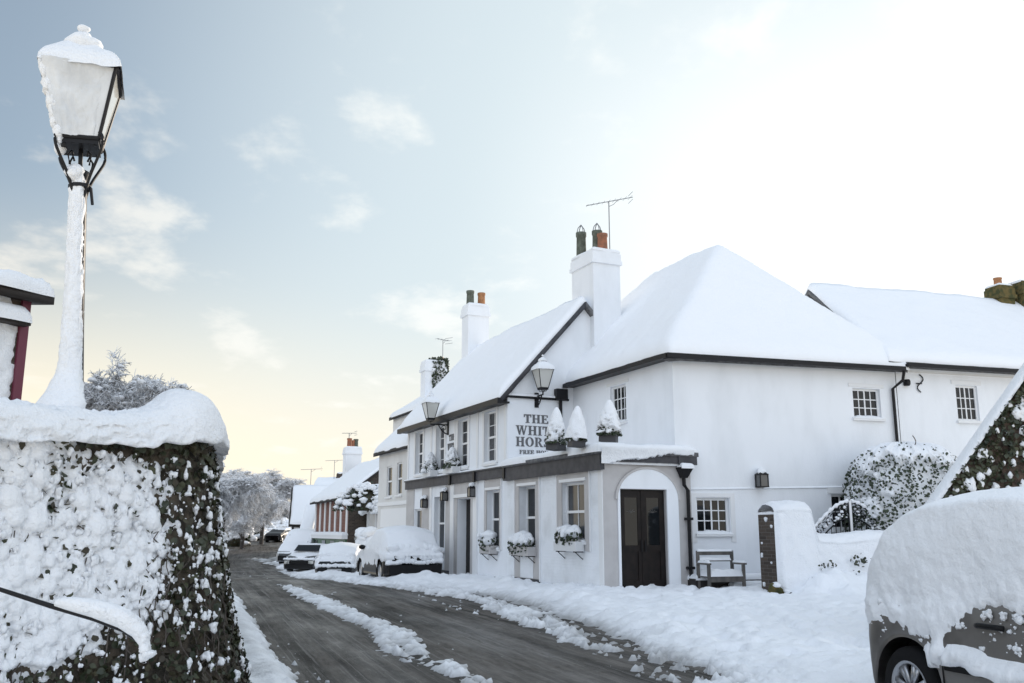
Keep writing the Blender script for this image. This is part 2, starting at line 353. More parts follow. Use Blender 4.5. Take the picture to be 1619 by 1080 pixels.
# broken cloud on a flat layer
zz = math_n('ADD', math_n('MAXIMUM', sx.outputs['Z'], 0.0), .16)
pl = nd('ShaderNodeCombineXYZ'); L.new(math_n('DIVIDE', sx.outputs['X'], zz), pl.inputs[0]); L.new(math_n('DIVIDE', sx.outputs['Y'], zz), pl.inputs[1])
mp = nd('ShaderNodeMapping'); mp.inputs['Location'].default_value = (2.88, 0.4, 0); mp.inputs['Scale'].default_value = (1.0, .8, 1); L.new(pl.outputs[0], mp.inputs['Vector'])
nz = nd('ShaderNodeTexNoise'); nz.inputs['Scale'].default_value = 2.7; nz.inputs['Detail'].default_value = 6; nz.inputs['Roughness'].default_value = .58; nz.inputs['Distortion'].default_value = .1; L.new(mp.outputs[0], nz.inputs['Vector'])
cl = nd('ShaderNodeMapRange', interpolation_type='SMOOTHSTEP'); L.new(nz.outputs['Fac'], cl.inputs['Value']); cl.inputs['From Min'].default_value = .52; cl.inputs['From Max'].default_value = .70
SKY_K = 0.10; LOWC = (8.8, 7.8, 6.0)
sk = nd('ShaderNodeVectorMath', operation='SCALE'); L.new(sky.outputs[0], sk.inputs[0]); sk.inputs['Scale'].default_value = 1.0
def mixc(fac, a, bcol):
    m = nd('ShaderNodeMix', data_type='RGBA'); L.new(fac, m.inputs[0]); L.new(a, m.inputs[6])
    if isinstance(bcol, tuple): m.inputs[7].default_value = (*bcol, 1)
    else: L.new(bcol, m.inputs[7])
    return m.outputs[2]
base = sk.outputs[0]
hz = nd('ShaderNodeMapRange', interpolation_type='SMOOTHSTEP'); L.new(sx.outputs['Z'], hz.inputs['Value']); hz.inputs['From Min'].default_value = .0; hz.inputs['From Max'].default_value = .5
# added fill brightness in unseen sky behind camera, pale band low on the horizon
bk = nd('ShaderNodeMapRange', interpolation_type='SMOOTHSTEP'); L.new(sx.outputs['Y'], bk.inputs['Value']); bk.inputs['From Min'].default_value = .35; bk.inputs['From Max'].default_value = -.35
low = nd('ShaderNodeMapRange', interpolation_type='SMOOTHSTEP'); L.new(sx.outputs['Z'], low.inputs['Value']); low.inputs['From Min'].default_value = .36; low.inputs['From Max'].default_value = -.02
thin = nd('ShaderNodeValue'); thin.outputs[0].default_value = .34
c0 = mixc(math_n('MULTIPLY', low.outputs[0], .93), mixc(thin.outputs[0], base, (4.2, 5.0, 5.7)), LOWC)
c1 = mixc(math_n('MULTIPLY', cl.outputs[0], .7), c0, (7.5, 7.15, 6.5))
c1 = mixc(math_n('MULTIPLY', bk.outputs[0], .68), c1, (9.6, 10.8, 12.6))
low2 = nd('ShaderNodeMapRange', interpolation_type='SMOOTHSTEP'); L.new(sx.outputs['Z'], low2.inputs['Value']); low2.inputs['From Min'].default_value = .26; low2.inputs['From Max'].default_value = -.02
v1 = nd('ShaderNodeMapRange', interpolation_type='SMOOTHSTEP'); L.new(dot.outputs['Value'], v1.inputs['Value']); v1.inputs['From Min'].default_value = .46; v1.inputs['From Max'].default_value = .88
c1 = mixc(math_n('MULTIPLY', v1.outputs[0], .94), c1, (5.5, 6.3, 6.65))
c1 = mixc(math_n('MULTIPLY', low2.outputs[0], .72), c1, (8.7, 7.6, 5.7))
c1 = mixc(math_n('MULTIPLY', math_n('MULTIPLY', cl.outputs[0], v1.outputs[0]), .55), c1, (8.4, 8.3, 7.9))
hi = nd('ShaderNodeMapRange', interpolation_type='SMOOTHSTEP'); L.new(sx.outputs['Z'], hi.inputs['Value']); hi.inputs['From Min'].default_value = .66; hi.inputs['From Max'].default_value = .34
c2 = mixc(math_n('MULTIPLY', math_n('MULTIPLY', veil.outputs[0], hi.outputs[0]), .92), c1, (8.6, 8.8, 8.8))
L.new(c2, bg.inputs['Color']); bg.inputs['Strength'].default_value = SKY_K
sd = bpy.data.lights.new('sun', 'SUN'); so = bpy.data.objects.new('sun', sd); COL.objects.link(so)
sd.energy = 2.6; sd.angle = math.radians(2.0); sd.color = (1, .86, .70)
so.rotation_euler = (PI / 2 - SUN_EL, 0, PI - SUN_AZ); so.location = (10, 20, 30)
SC.view_settings.view_transform = 'Standard'; SC.view_settings.look = 'None'; SC.view_settings.exposure = 0.46; SC.view_settings.gamma = 1

# ------------------------------------------------------------------ ground and road
def terr(X, Y):
    Y = np.asarray(Y, float)
    return np.interp(Y, [-50, 25, 30, 36, 42, 47, 53, 60, 80, 110, 140, 400, 3000], [0, 0, -.05, -.28, -.46, -.54, -.54, -.45, .0, .85, 1.35, 3.0, 22.0])
LYE = ([-20, 4, 9.55, 13.4, 21.4, 37, 60, 100, 140], [6.5, -.25, -2.05, -3.35, -6.0, -11.3, -18.4, -28.5, -38.5])
RYE = ([-20, 5, 9.5, 12.0, 15.6, 20.5, 23.7, 28, 33, 40, 47, 55, 74, 100, 140], [8, 2.0, 1.30, .80, -.02, -1.05, -2.5, -4.9, -7.0, -9.4, -11.4, -13.6, -18.4, -24.2, -34])
STK = ([4, 9.5, 10.6, 12.0, 14.2, 16.7, 21.4, 28, 33], [.9, -.35, -.7, -1.36, -1.72, -2.72, -4.45, -6.9, -8.6])
LANE = ([5, 9.5, 12.6, 15.6, 18.8, 23, 30], [2.3, 1.75, 1.35, 1.0, .45, -.9, -3.5])
FRP = Frame((2.02, 20.95), (-.453, 1))   # the pub's street front: a runs up the street, b into the building
def snow_h(X, Y):
    j = .22 * fbm(X * 1.6, Y * 1.1, 3, 4) + .35 * fbm(X * .5, Y * .4, 9, 3)
    Lx = np.interp(Y, *LYE); Rx = np.interp(Y, *RYE)
    dl = (Lx - X) + j * .45; dr = (X - Rx) + j * 1.15
    h = np.full(X.shape, -.10)
    fine = fbm(X * 5, Y * 5, 21, 4); big = fbm(X * .9, Y * .9, 31, 3)
    hl = -.10 + .24 * sstep(-.12, .38, dl) + .04 * fine + .03 * big
    hr = -.10 + .17 * sstep(-.25, .35, dr) + .10 * sstep(.8, 2.6, dr) + .09 * fine + .10 * big * sstep(.2, 1.5, dr)
    # slush broken up along the edge of the carriageway
    edge = np.exp(-((dr - .25) / .75) ** 2); hr = hr + edge * (.26 * fbm(X * 4.5, Y * 2.4, 41, 5, .7) + .22 * fbm(X * 11, Y * 6, 45, 3, .6) - .05)
    # worn slushy lane inside the bank
    ln = X - np.interp(Y, *LANE) + .25 * j; lw = np.exp(-(ln / .30) ** 2) * sstep(9, 10.5, Y) * (1 - sstep(21, 27, Y)); hr = hr - lw * .085 + lw * .05 * fbm(X * 6, Y * 3, 63, 4, .65)
    # ridge thrown up past the lane, with lumps
    rg = np.exp(-((ln - .85) / .42) ** 2) * sstep(11, 14, Y) * (1 - sstep(24, 28, Y)); hr = hr + rg * (.07 + .18 * fbm(X * 1.7, Y * 1.7, 55, 3))
    tread = sstep(.8, 1.6, dr) * lumps(X, Y, .30, 61, .25, .62, .6) * .34 * (.35 + sstep(-.1, .3, fbm(X * .45, Y * .45, 70, 2))); hr = hr + tread - sstep(.9, 1.8, dr) * lumps(X * 1.0, Y * .75, .36, 65, .25, .55, .6) * .45 * sstep(-.15, .2, fbm(X * .5 + 9, Y * .5, 72, 2))
    hr = hr - sstep(1.2, 2, dr) * .10 * sstep(.12, .3, fbm(X * 1.1, Y * .8, 77, 3))
    # streak of snow down the crown of the road
    st = np.abs(X - np.interp(Y, *STK) + .18 * fbm(X * 1.3, Y * .9, 81, 3)); hw = np.interp(Y, [9, 11, 12, 14, 21, 26, 29], [.20, .20, .30, .30, .34, .22, .05])
    gap = np.exp(-((Y - 11.2) / .45) ** 2)
    hs = -.068 + .095 * (1 - sstep(hw * .35, hw * 1.5, st)) * (1 - .4 * gap) * (1 - sstep(24, 29, Y)) + .15 * fbm(X * 5.5, Y * 2.6, 91, 5, .7)
    h = np.maximum(np.maximum(hl, hr), hs)
    # crumbs of slush dropped over the carriageway, in bands along the wheel tracks
    tu = X - np.interp(Y, *LYE); bm = sstep(.02, .22, fbm(tu * 1.5, Y * .16, 171, 3)) * (1 - sstep(22, 30, Y))
    cr = -.06 + 1.5 * lumps(X, Y, .085, 181, .2, .55, .34) * bm + .9 * lumps(X, Y, .19, 185, .15, .45, .16) * bm; h = np.maximum(h, np.where(cr > -.05, cr, -.1))
    for (cx, cy) in ((-2.5, 27.3), (-3.4, 27.5), (-4.3, 29.2), (-6.6, 36.4), (-7.2, 36.6)): h = h + .12 * np.exp(-(((X - cx) ** 2 + (Y - cy) ** 2) / .9 ** 2))
    # clumps where it is thin
    cl_ = lumps(X, Y, .11, 101, .25, .6, .6); h = h + np.where((h > -.03) & (h < .09), cl_ * .8, cl_ * .2 * (h > .0))
    # deeper against the buildings
    a = (X - FRP.o[0]) * FRP.d[0] + (Y - FRP.o[1]) * FRP.d[1]; b = (X - FRP.o[0]) * FRP.n[0] + (Y - FRP.o[1]) * FRP.n[1]
    h = h + .07 * sstep(-1.2, .2, b) * sstep(-6, 0, a) * (Y > 14)
    # bank drifted against the low garden wall
    t = np.clip(((X - 5.75) * .958 + (Y - 19.95) * .287) / 6.5, 0, 1); dx = X - (5.75 + t * 6.5 * .958); dy = Y - (19.95 + t * 6.5 * .287); dw = np.hypot(dx, dy)
    h = h + .50 * np.exp(-(dw / .8) ** 2) * sstep(.0, .12, t) * (.75 + .5 * fbm(X * 1.5, Y * 1.5, 111, 3))
    return h
def ground_mesh():
    ys = [1.5]
    while ys[-1] < 66: ys.append(ys[-1] + max(.022, ys[-1] * .0042))
    ys = np.array(ys); r = np.arange(-.86, .98, .0036); X = ys[:, None] * r[None] ; Y = np.broadcast_to(ys[:, None], X.shape)
    T = terr(X, Y); H = snow_h(X, Y); Z = T + H
    V = np.stack([X, Y, Z], -1).reshape(-1, 3)
    # dirt: real grey slush where the snow is thin and in the worn lane
    ln = X - np.interp(Y, *LANE); lane = np.exp(-(ln / .42) ** 2) * sstep(9, 10.5, Y) * (1 - sstep(20, 24, Y))
    thin = 1 - sstep(-.01, .07, H)
    band = sstep(2.2, .2, X - np.interp(Y, *RYE)) * sstep(7, 9, Y); dirt = np.clip(.70 * thin + lane * (.6 + 1.2 * fbm(X * 2, Y * 1.4, 131, 4)) + band * np.clip(.10 + 1.1 * fbm(X * 2.6, Y * 1.6, 135, 5, .65), 0, .6), 0, 1).ravel()
    nr, nc = X.shape
    o = link_mesh('ground', V, grid_faces(nr, nc), M['ground'], None, True)
    at = o.data.attributes.new('slush', 'FLOAT', 'POINT'); at.data.foreach_set('value', dirt.astype(np.float32))
    props(o, kind='structure')
    ys = np.concatenate([np.linspace(66, 200, 40), np.geomspace(210, 3000, 25)]); xs = np.concatenate([np.linspace(-3000, -200, 15), np.linspace(-150, 150, 61), np.linspace(200, 3000, 15)])
    X, Y = np.meshgrid(xs, ys, indexing='xy'); Lx = np.interp(Y, *LYE); Rx = np.interp(Y, *RYE)
    Z = terr(X, Y) + .02
    g2 = link_mesh('ground', np.stack([X, Y, Z], -1).reshape(-1, 3), grid_faces(*X.shape), 'snow', None, True); props(g2, kind='structure')
def road_mesh():
    ys = [1.2]
    while ys[-1] < 66: ys.append(ys[-1] + max(.03, ys[-1] * .006))
    ys = np.array(ys + list(np.linspace(67, 150, 30))); Lx = np.interp(ys, *LYE) - .7; Rx = np.interp(ys, *RYE) + 1.6 + .9 * sstep(8, 4, ys)
    k = 150; t = np.linspace(0, 1, k); X = Lx[:, None] * (1 - t) + Rx[:, None] * t; Y = np.broadcast_to(ys[:, None], X.shape)
    far = sstep(64, 68, Y) * .06
    Z = terr(X, Y) + far + .012 * fbm(X * 2.2, Y * .7, 151, 3) + .02 * fbm(X * 7, Y * 2.2, 161, 3) * (1 - sstep(20, 40, Y)) + .22 * lumps(X, Y, .10, 171, .2, .5, .35) * sstep(.0, .2, fbm(X * 1.5, Y * .6, 172, 3)) + .035 * fbm((X - np.interp(Y, *LYE)) * 6, Y * .12, 175, 3) * (1 - sstep(30, 60, Y))
    mid = (np.interp(ys, *LYE) + np.interp(ys, *RYE)) / 2
    UV = np.stack([X - np.interp(Y, *LYE), np.sqrt(1 + .13) * Y], -1).reshape(-1, 2)
    o = link_mesh('road', np.stack([X, Y, Z], -1).reshape(-1, 3), grid_faces(*X.shape), M['road'], None, True, uv=UV); props(o, kind='structure')
def ground_mats():
    m = mat('ground', (.86, .88, .91), .55, bump=[(7, .4, .06), (45, .5, .02)]); M['ground'] = m; nt = m.node_tree; N = nt.nodes; L = nt.links; p = N['Principled BSDF']
    a = N.new('ShaderNodeAttribute'); a.attribute_name = 'slush'; x = N.new('ShaderNodeMix'); x.data_type = 'RGBA'
    x.inputs[6].default_value = (.86, .88, .91, 1); x.inputs[7].default_value = (.34, .34, .34, 1); L.new(a.outputs['Fac'], x.inputs[0]); L.new(x.outputs[2], p.inputs['Base Color'])
    m = mat('road', (.05, .05, .05), .6); M['road'] = m; nt = m.node_tree; N = nt.nodes; L = nt.links; p = N['Principled BSDF']
    tc = N.new('ShaderNodeTexCoord')
    def noise(sc, stretch, det=5, ro=.6, src='UV'):
        mp = N.new('ShaderNodeMapping'); mp.inputs['Scale'].default_value = stretch; L.new(tc.outputs[src], mp.inputs['Vector'])
        n = N.new('ShaderNodeTexNoise'); n.inputs['Scale'].default_value = sc; n.inputs['Detail'].default_value = det; n.inputs['Roughness'].default_value = ro; L.new(mp.outputs[0], n.inputs['Vector']); return n.outputs['Fac']
    def ramp(f, p0, p1, c0, c1):
        r = N.new('ShaderNodeValToRGB'); e = r.color_ramp.elements; e[0].position = p0; e[1].position = p1; e[0].color = (*c0, 1); e[1].color = (*c1, 1); L.new(f, r.inputs['Fac']); return r.outputs['Color']
    def mix(f, a, b):
        x = N.new('ShaderNodeMix'); x.data_type = 'RGBA'; L.new(f, x.inputs[0]); L.new(a, x.inputs[6])
        if isinstance(b, tuple): x.inputs[7].default_value = (*b, 1)
        else: L.new(b, x.inputs[7])
        return x.outputs[2]
    tr = noise(4.5, (1, .03, 1)); gr = noise(11, (1, .16, 1), 8, .72); fn = noise(30, (1, .13, 1), 6, .78); bigp = noise(.8, (1, .3, 1))
    c = ramp(tr, .40, .60, (.026, .022, .018), (.125, .112, .098))
    c = mix(ramp(gr, .42, .7, (0, 0, 0), (.75, .75, .75)), c, (.022, .018, .014))
    c = mix(ramp(fn, .57, .70, (0, 0, 0), (.7, .7, .7)), c, (.24, .235, .225))
    streak = noise(26, (1, .010, 1), 3)
    c = mix(ramp(streak, .56, .64, (0, 0, 0), (.5, .5, .5)), c, (.22, .21, .20))
    L.new(c, p.inputs['Base Color'])
    L.new(ramp(bigp, .35, .65, (.35, .35, .35), (.75, .75, .75)), p.inputs['Roughness']); p.inputs['Specular IOR Level'].default_value = .18
    b1 = N.new('ShaderNodeBump'); b1.inputs['Strength'].default_value = .7; b1.inputs['Distance'].default_value = .03; L.new(gr, b1.inputs['Height'])
    b2 = N.new('ShaderNodeBump'); b2.inputs['Strength'].default_value = .6; b2.inputs['Distance'].default_value = .012; L.new(fn, b2.inputs['Height']); L.new(b1.outputs[0], b2.inputs['Normal'])
    b3 = N.new('ShaderNodeBump'); b3.inputs['Strength'].default_value = .5; b3.inputs['Distance'].default_value = .03; L.new(tr, b3.inputs['Height']); L.new(b2.outputs[0], b3.inputs['Normal'])
    L.new(b3.outputs[0], p.inputs['Normal'])
ground_mats(); ground_mesh(); road_mesh()

# ------------------------------------------------------------------ lettering (slab capitals cut as solid shapes)
def _ring(cx, cy, rx, ry, ix, iy, a0, a1, n=14):
    q = []
    for i in range(n):
        t0 = a0 + (a1 - a0) * i / n; t1 = a0 + (a1 - a0) * (i + 1) / n
        q.append([(cx + rx * math.cos(t0), cy + ry * math.sin(t0)), (cx + rx * math.cos(t1), cy + ry * math.sin(t1)), (cx + ix * math.cos(t1), cy + iy * math.sin(t1)), (cx + ix * math.cos(t0), cy + iy * math.sin(t0))])
    return q
def R_(x0, x1, y0, y1): return [(x0, y0), (x1, y0), (x1, y1), (x0, y1)]
def glyph(c):
    """(advance width, list of convex outlines) for a unit-height capital"""
    if c == 'T': return .78, [R_(.28, .50, .0, 1), R_(0, .78, .86, 1), R_(0, .09, .66, .86), R_(.69, .78, .66, .86), R_(.18, .60, 0, .07)]
    if c == 'H': return .92, [R_(.10, .32, 0, 1), R_(.60, .82, 0, 1), R_(.32, .60, .46, .56), R_(.01, .41, 0, .07), R_(.51, .91, 0, .07), R_(.01, .41, .93, 1), R_(.51, .91, .93, 1)]
    if c in 'EF':
        q = [R_(.10, .33, 0, 1), R_(.02, .72, .90, 1), R_(.62, .72, .72, .9), R_(.33, .56, .47, .56), R_(.50, .56, .38, .65)]
        return .78, q + ([R_(.02, .76, 0, .10), R_(.66, .76, .1, .28)] if c == 'E' else [R_(.02, .43, 0, .07)])
    if c == 'I': return .46, [R_(.12, .34, 0, 1), R_(.02, .44, 0, .07), R_(.02, .44, .93, 1)]
    if c == 'W': return 1.18, [[(.06, 1), (.28, 1), (.44, 0), (.32, 0)], [(.44, 0), (.32, 0), (.55, 1), (.62, 1)], [(.50, 1), (.70, 1), (.86, 0), (.74, 0)], [(.86, 0), (.74, 0), (1.02, 1), (1.10, 1)], R_(0, .36, .93, 1), R_(.42, .78, .93, 1), R_(.94, 1.18, .93, 1)]
    if c == 'O': return .92, _ring(.46, .5, .44, .51, .21, .43, 0, 2 * PI, 20)
    if c == 'R': return .90, [R_(.10, .32, 0, 1), R_(.02, .42, 0, .07), R_(.02, .4, .93, 1)] + _ring(.40, .74, .34, .26, .13, .19, -PI / 2, PI / 2, 8) + [[(.38, .48), (.56, .48), (.86, 0), (.62, 0)], R_(.62, .90, 0, .07)]
    if c == 'U': return .92, [R_(.10, .32, .3, 1), R_(.66, .78, .3, 1), R_(.01, .41, .93, 1), R_(.55, .9, .93, 1)] + _ring(.44, .3, .34, .31, .13, .22, PI, 2 * PI, 8)
    if c == 'S': return .72, _ring(.36, .73, .31, .28, .13, .18, PI * .12, PI * 1.5, 10) + _ring(.36, .28, .33, .29, .13, .18, -PI * .88, PI * .5, 10) + [R_(.58, .67, .70, .98), R_(.03, .12, .02, .30)]
    return .4, []
def lettering(parent, fr, u0, u1, z0, z1, text, sgn=1, name='letter', proud=.014, m='letter'):
    """one raised capital per object; fr.P(u,b,z), text runs from u0 to u1"""
    W = sum(glyph(c)[0] for c in text); sp = .06; W += sp * (len(text) - 1); k = (u1 - u0) / W; x = 0; h = z1 - z0
    for c in text:
        a, ps = glyph(c)
        if ps:
            mb = MB()
            for i, p in enumerate(ps):
                e = -proud - .0008 * (i % 7)
                V = [fr.P(u0 + k * (x + q[0]), e, z0 + h * q[1]) for q in p]; n = np.array(fr.P(0, 0, 0)) - np.array(fr.P(0, e, 0)); mb.prism(V, n)
            mb.build(name, m, parent)
        x += a + sp
M['letter'] = mat('letter', (.12, .122, .13), .6)

def tv_aerial(label, loc, h, ang, L=1.3, n=9, group='television aerials on the roofs', r=.016, tilt=.06):
    t = thing('tv_aerial', label, 'aerial', loc, 0, group)
    m = MB(); m.tube([(0, 0, 0), (0, 0, h)], r, 6); m.build('mast', 'aerial', t, world=False)
    b = MB(); d = np.array((math.cos(ang), math.sin(ang), tilt)); p = np.array((-d[1], d[0], 0)); c = np.array((0, 0, h))
    b.tube([c - d * L * .48, c + d * L * .52], r * .8, 5)
    for i in range(n):
        q = c + d * L * (-.46 + .92 * i / (n - 1)); b.tube([q - p * (.12 + .01 * i), q + p * (.12 + .01 * i)], r * .4, 4)
    b.tube([c + d * L * .2, c + d * L * .1 + np.array((0, 0, -.12)), c + np.array((0, 0, -.16))], r * .6, 5)
    for s in (-.12, .12): b.tube([c + d * L * .47 + np.array((0, 0, s)) - p * .2, c + d * L * .47 + np.array((0, 0, s)) + p * .2], r * .6, 4)
    b.build('antenna', 'aerial', t, world=False); return t
M['aerial'] = mat('aerial', (.20, .21, .23), .5, metal=.3)

def chimney(parent, cs, z0, z1, m, pots, capn=1, snow=True, name='chimney', cap_m=None):
    """cs: frame, a0,a1,b0,b1 ; pots: (a, b, r, h, material, cowl)"""
    fr, a0, a1, b0, b1 = cs; mb = MB(); mb.fbox(fr, a0, a1, b0, b1, z0, z1 - .42); e = .055
    mb.fbox(fr, a0 - e, a1 + e, b0 - e, b1 + e, z1 - .42, z1 - .30); mb.fbox(fr, a0 - e * .5, a1 + e * .5, b0 - e * .5, b1 + e * .5, z1 - .30, z1 - .08); mb.fbox(fr, a0, a1, b0, b1, z1 - .08, z1)
    ch = mb.build(name, m, parent)
    for (a, b, r, h, pm, cowl) in pots:
        q = MB(); c = fr.P(a, b, z1); q.lathe([(r * 1.12, -.02), (r * 1.05, h * .12), (r * .96, h * .8), (r * 1.1, h * .86), (r * 1.1, h), (r * .8, h), (r * .8, h * .7)], 14, c); q.build('chimney_pot', pm, ch, True)
        if cowl:
            k = MB()
            for g in range(4):
                t = g * PI / 2 + .4; k.tube([(c[0] + r * math.cos(t), c[1] + r * math.sin(t), c[2] + h - .02), (c[0] + r * .7 * math.cos(t), c[1] + r * .7 * math.sin(t), c[2] + h + .14), (c[0], c[1], c[2] + h + .26)], .014, 5)
            k.build('cowl', 'aerial', ch)
    if snow:
        cs4 = [fr.P(a0, b0, 0)[:2], fr.P(a1, b0, 0)[:2], fr.P(a1, b1, 0)[:2], fr.P(a0, b1, 0)[:2]]
        snow_quad('chimney_snow', cs4, lambda x, y: np.full(x.shape, z1), .09, ch, .1, .12, .02, 'snow_fine')
    return ch

# ------------------------------------------------------------------ the pub
Fr = FRP
pub = thing('pub', 'long white inn with raised grey lettering, dark fascia and steep snowy roofs', 'pub', (2.02, 20.95, 0))
EA = 14.05                                   # far end of the main block along the street
EAVE = 5.12; RIDGE_B = 2.45; RIDGE_Z = 8.05
ends = dict(street=Side(Fr.P(0, 0, 0), Fr.P(EA, 0, 0), Fr.n))
# street wall -- sash windows, doorway
S0 = Side(Fr.P(0, 0, 0), Fr.P(EA, 0, 0), Fr.n)
gw = [(.82, 1.95, 1.22, 2.58, .16), (3.42, 4.42, 1.0, 2.60, .26), (5.72, 6.62, .98, 2.58, .22), (10.1, 11.1, .85, 2.55, .22), (12.35, 13.1, 1.35, 2.2, .12)]
dr_ = (7.85, 8.95, .12, 2.42, .35)
uw = [(5.95, 6.82, 3.36, 4.86, .16), (8.1, 8.95, 3.36, 4.86, .16), (10.15, 10.95, 3.36, 4.86, .16), (12.3, 13.1, 3.36, 4.86, .16)]
mb = MB(); wall_sheet(mb, S0, 0, 5.2, -.3, 3.0, gw[:2]); mb.build('wall', 'white_brick', pub)
mb = MB(); wall_sheet(mb, S0, 5.2, EA, -.3, 5.2, gw[2:] + [dr_] + uw); mb.build('wall', 'white_paint', pub)
for i, o in enumerate(gw[:4]): window(pub, S0, *o[:4], o[4], 2, 2, 'sash', 'glass' if i else 'curtain_glass', fm='trim_white')
window(pub, S0, *gw[4][:4], .12, 1, 1, 'case', 'curtain_glass', sill=False)
for i, o in enumerate(uw): window(pub, S0, *o[:4], o[4], 2, 4, 'sash', 'curtain_glass' if i in (0, 2) else 'glass')
# grey surrounds, pilasters and mouldings of the street front
def panel(a0, a1, z0, z1, pr, m, name='panel'): q = MB(); q.fbox(S0, a0, a1, -pr, -.0005, z0, z1); return q.build(name, m, pub)
for (a, b, z0) in ((.82, 1.95, 1.0), (3.42, 4.42, .22), (5.72, 6.62, .95)):
    e = .24 if a < 5 else .14; z1 = 2.80 if a < 5 else 2.88; q = MB()
    q.fbox(S0, a - e, a, -.022, -.0005, z0, z1); q.fbox(S0, b, b + e, -.022, -.0005, z0, z1); q.fbox(S0, a, b, -.0215, -.0005, [x for x in gw if x[0] == a][0][3], z1)
    if a > 3: q.fbox(S0, a, b, -.0212, -.0005, z0, [x for x in gw if x[0] == a][0][2])
    q.build('window_surround', 'grey_panel', pub)
    f = MB(); f.fbox(S0, a - e - .03, a - e, -.04, -.0005, z0, z1); f.fbox(S0, b + e, b + e + .03, -.04, -.0005, z0, z1); f.fbox(S0, a - .09, b + .09, -.05, -.023, [x for x in gw if x[0] == a][0][3] + .02, [x for x in gw if x[0] == a][0][3] + .09); f.build('moulding', 'trim_white', pub)
panel(3.55, 4.3, .28, .82, .035, 'white_brick', 'apron_panel')
panel(9.2, 9.5, .0, 2.88, .05, 'trim_white', 'pilaster'); panel(7.3, 7.6, .0, 2.88, .05, 'trim_white', 'pilaster'); panel(7.6, 7.84, .0, 2.88, .025, 'grey_panel'); panel(8.96, 9.2, .0, 2.88, .025, 'grey_panel'); panel(7.84, 8.96, 2.43, 2.88, .024, 'grey_panel'); panel(7.62, 9.18, 2.46, 2.56, .07, 'trim_white', 'moulding')
panel(11.3, 11.5, .0, 2.88, .03, 'trim_white', 'pilaster'); panel(11.5, 12.3, 0, 2.88, .02, 'grey_panel'); panel(13.15, 14.0, 0, 2.88, .02, 'grey_panel'); panel(9.5, 10.0, 0, 2.88, .02, 'grey_panel')
panel(0.0, .18, -.1, 2.78, .02, 'trim_white', 'pilaster')
for o in uw:
    a, b, z0, z1 = o[:4]; q = MB(); q.fbox(S0, a - .12, a, -.035, -.0005, z0, z1 + .12); q.fbox(S0, b, b + .12, -.035, -.0005, z0, z1 + .12); q.fbox(S0, a, b, -.036, -.0005, z1, z1 + .12); q.build('window_surround', 'trim_white', pub)
for a in (5.32, 7.35, 9.2, 11.45, 13.9): panel(a - .06, a + .06, 3.25, 4.98, .03, 'trim_white', 'pilaster')
q = MB(); q.fbox(S0, 9.5, 14.0, -.03, -.0005, -.2, .25); q.build('plinth', 'dark_trim', pub); q = MB(); q.fbox(S0, .02, 3.2, -.03, -.0005, -.2, .17); q.fbox(S0, 3.2, 5.1, -.05, -.0005, -.2, .27); q.fbox(S0, 5.1, 7.3, -.03, -.0005, -.2, .22); q.build('plinth', 'dark_trim', pub)
# front door in its recess
q = MB(); q.fbox(S0, 8.42, 8.93, .28, .33, .14, 2.40); q.build('door', 'door', pub)
q = MB(); q.fbox(S0, 7.87, 8.42, .30, .33, .14, 2.40); q.build('door', 'grey_panel', pub)
q = MB(); q.fbox(S0, 7.8, 9.0, -.35, -.06, -.1, .16); q.build('door_step', 'stone_dark', pub)
# end wall of the single storey bar with the arched doorway
S1 = Side(Fr.P(0, 0, 0), Fr.P(0, 2.36, 0), Fr.d)
mb = MB(); wall_sheet(mb, S1, 0, 2.36, -.3, 3.0, [(.44, 1.66, .1, 2.38, .12)]); mb.build('wall', 'grey_panel', pub)
arch = MB(); n = 18; x0, x1, zs, za = .36, 1.98, 2.16, 2.84; cx = (x0 + x1) / 2; rx = (x1 - x0) / 2
pts = [(cx - rx * math.cos(PI * i / n), zs + (za - zs) * math.sin(PI * i / n)) for i in range(n + 1)]
for (p, q_) in zip(pts, pts[1:]):
    lo0 = 2.39 if .43 <= p[0] <= 1.67 or .43 <= q_[0] <= 1.67 else zs; m0 = max(lo0, 0)
    if p[1] > 2.39 or q_[1] > 2.39: arch.prism([S1.P(p[0], -.03, 2.39), S1.P(q_[0], -.03, 2.39), S1.P(q_[0], -.03, max(q_[1], 2.392)), S1.P(p[0], -.03, max(p[1], 2.392))], np.array(S1.P(0, 0, 0)) - np.array(S1.P(0, -.0295, 0)))
arch.fbox(S1, 1.67, 1.98, -.0302, -.0005, .0, 2.389); arch.fbox(S1, .37, .43, -.0302, -.0005, .0, 2.389)
arch.build('arch_panel', 'white_paint', pub)
tr = MB()
for (p, q_) in zip(pts, pts[1:]):
    d = lambda t, r: (cx + (t[0] - cx) * r, zs + (t[1] - zs) * r)
    a_, b_ = d(p, 1.0), d(q_, 1.0); c_, e_ = d(q_, 1.075), d(p, 1.075)
    tr.prism([S1.P(a_[0], -.045, a_[1]), S1.P(b_[0], -.045, b_[1]), S1.P(c_[0], -.045, c_[1]), S1.P(e_[0], -.045, e_[1])], np.array(S1.P(0, 0, 0)) - np.array(S1.P(0, -.0445, 0)))
tr.build('arch_moulding', 'grey_panel', pub)
dd = MB(); dd.fbox(S1, .44, 1.66, .085, .12, .1, 2.38)
for (a, b) in ((.5, 1.02), (1.08, 1.6)):
    dd.fbox(S1, a, a + .09, .065, .086, .15, 2.33); dd.fbox(S1, b - .09, b, .065, .086, .15, 2.33)
    for (z, h) in ((.15, .22), (1.0, .14), (2.2, .13)): dd.fbox(S1, a + .09, b - .09, .066, .0862, z, z + h)
dd.fbox(S1, 1.02, 1.08, .055, .0858, .12, 2.36)
door = dd.build('double_door', 'door', pub)
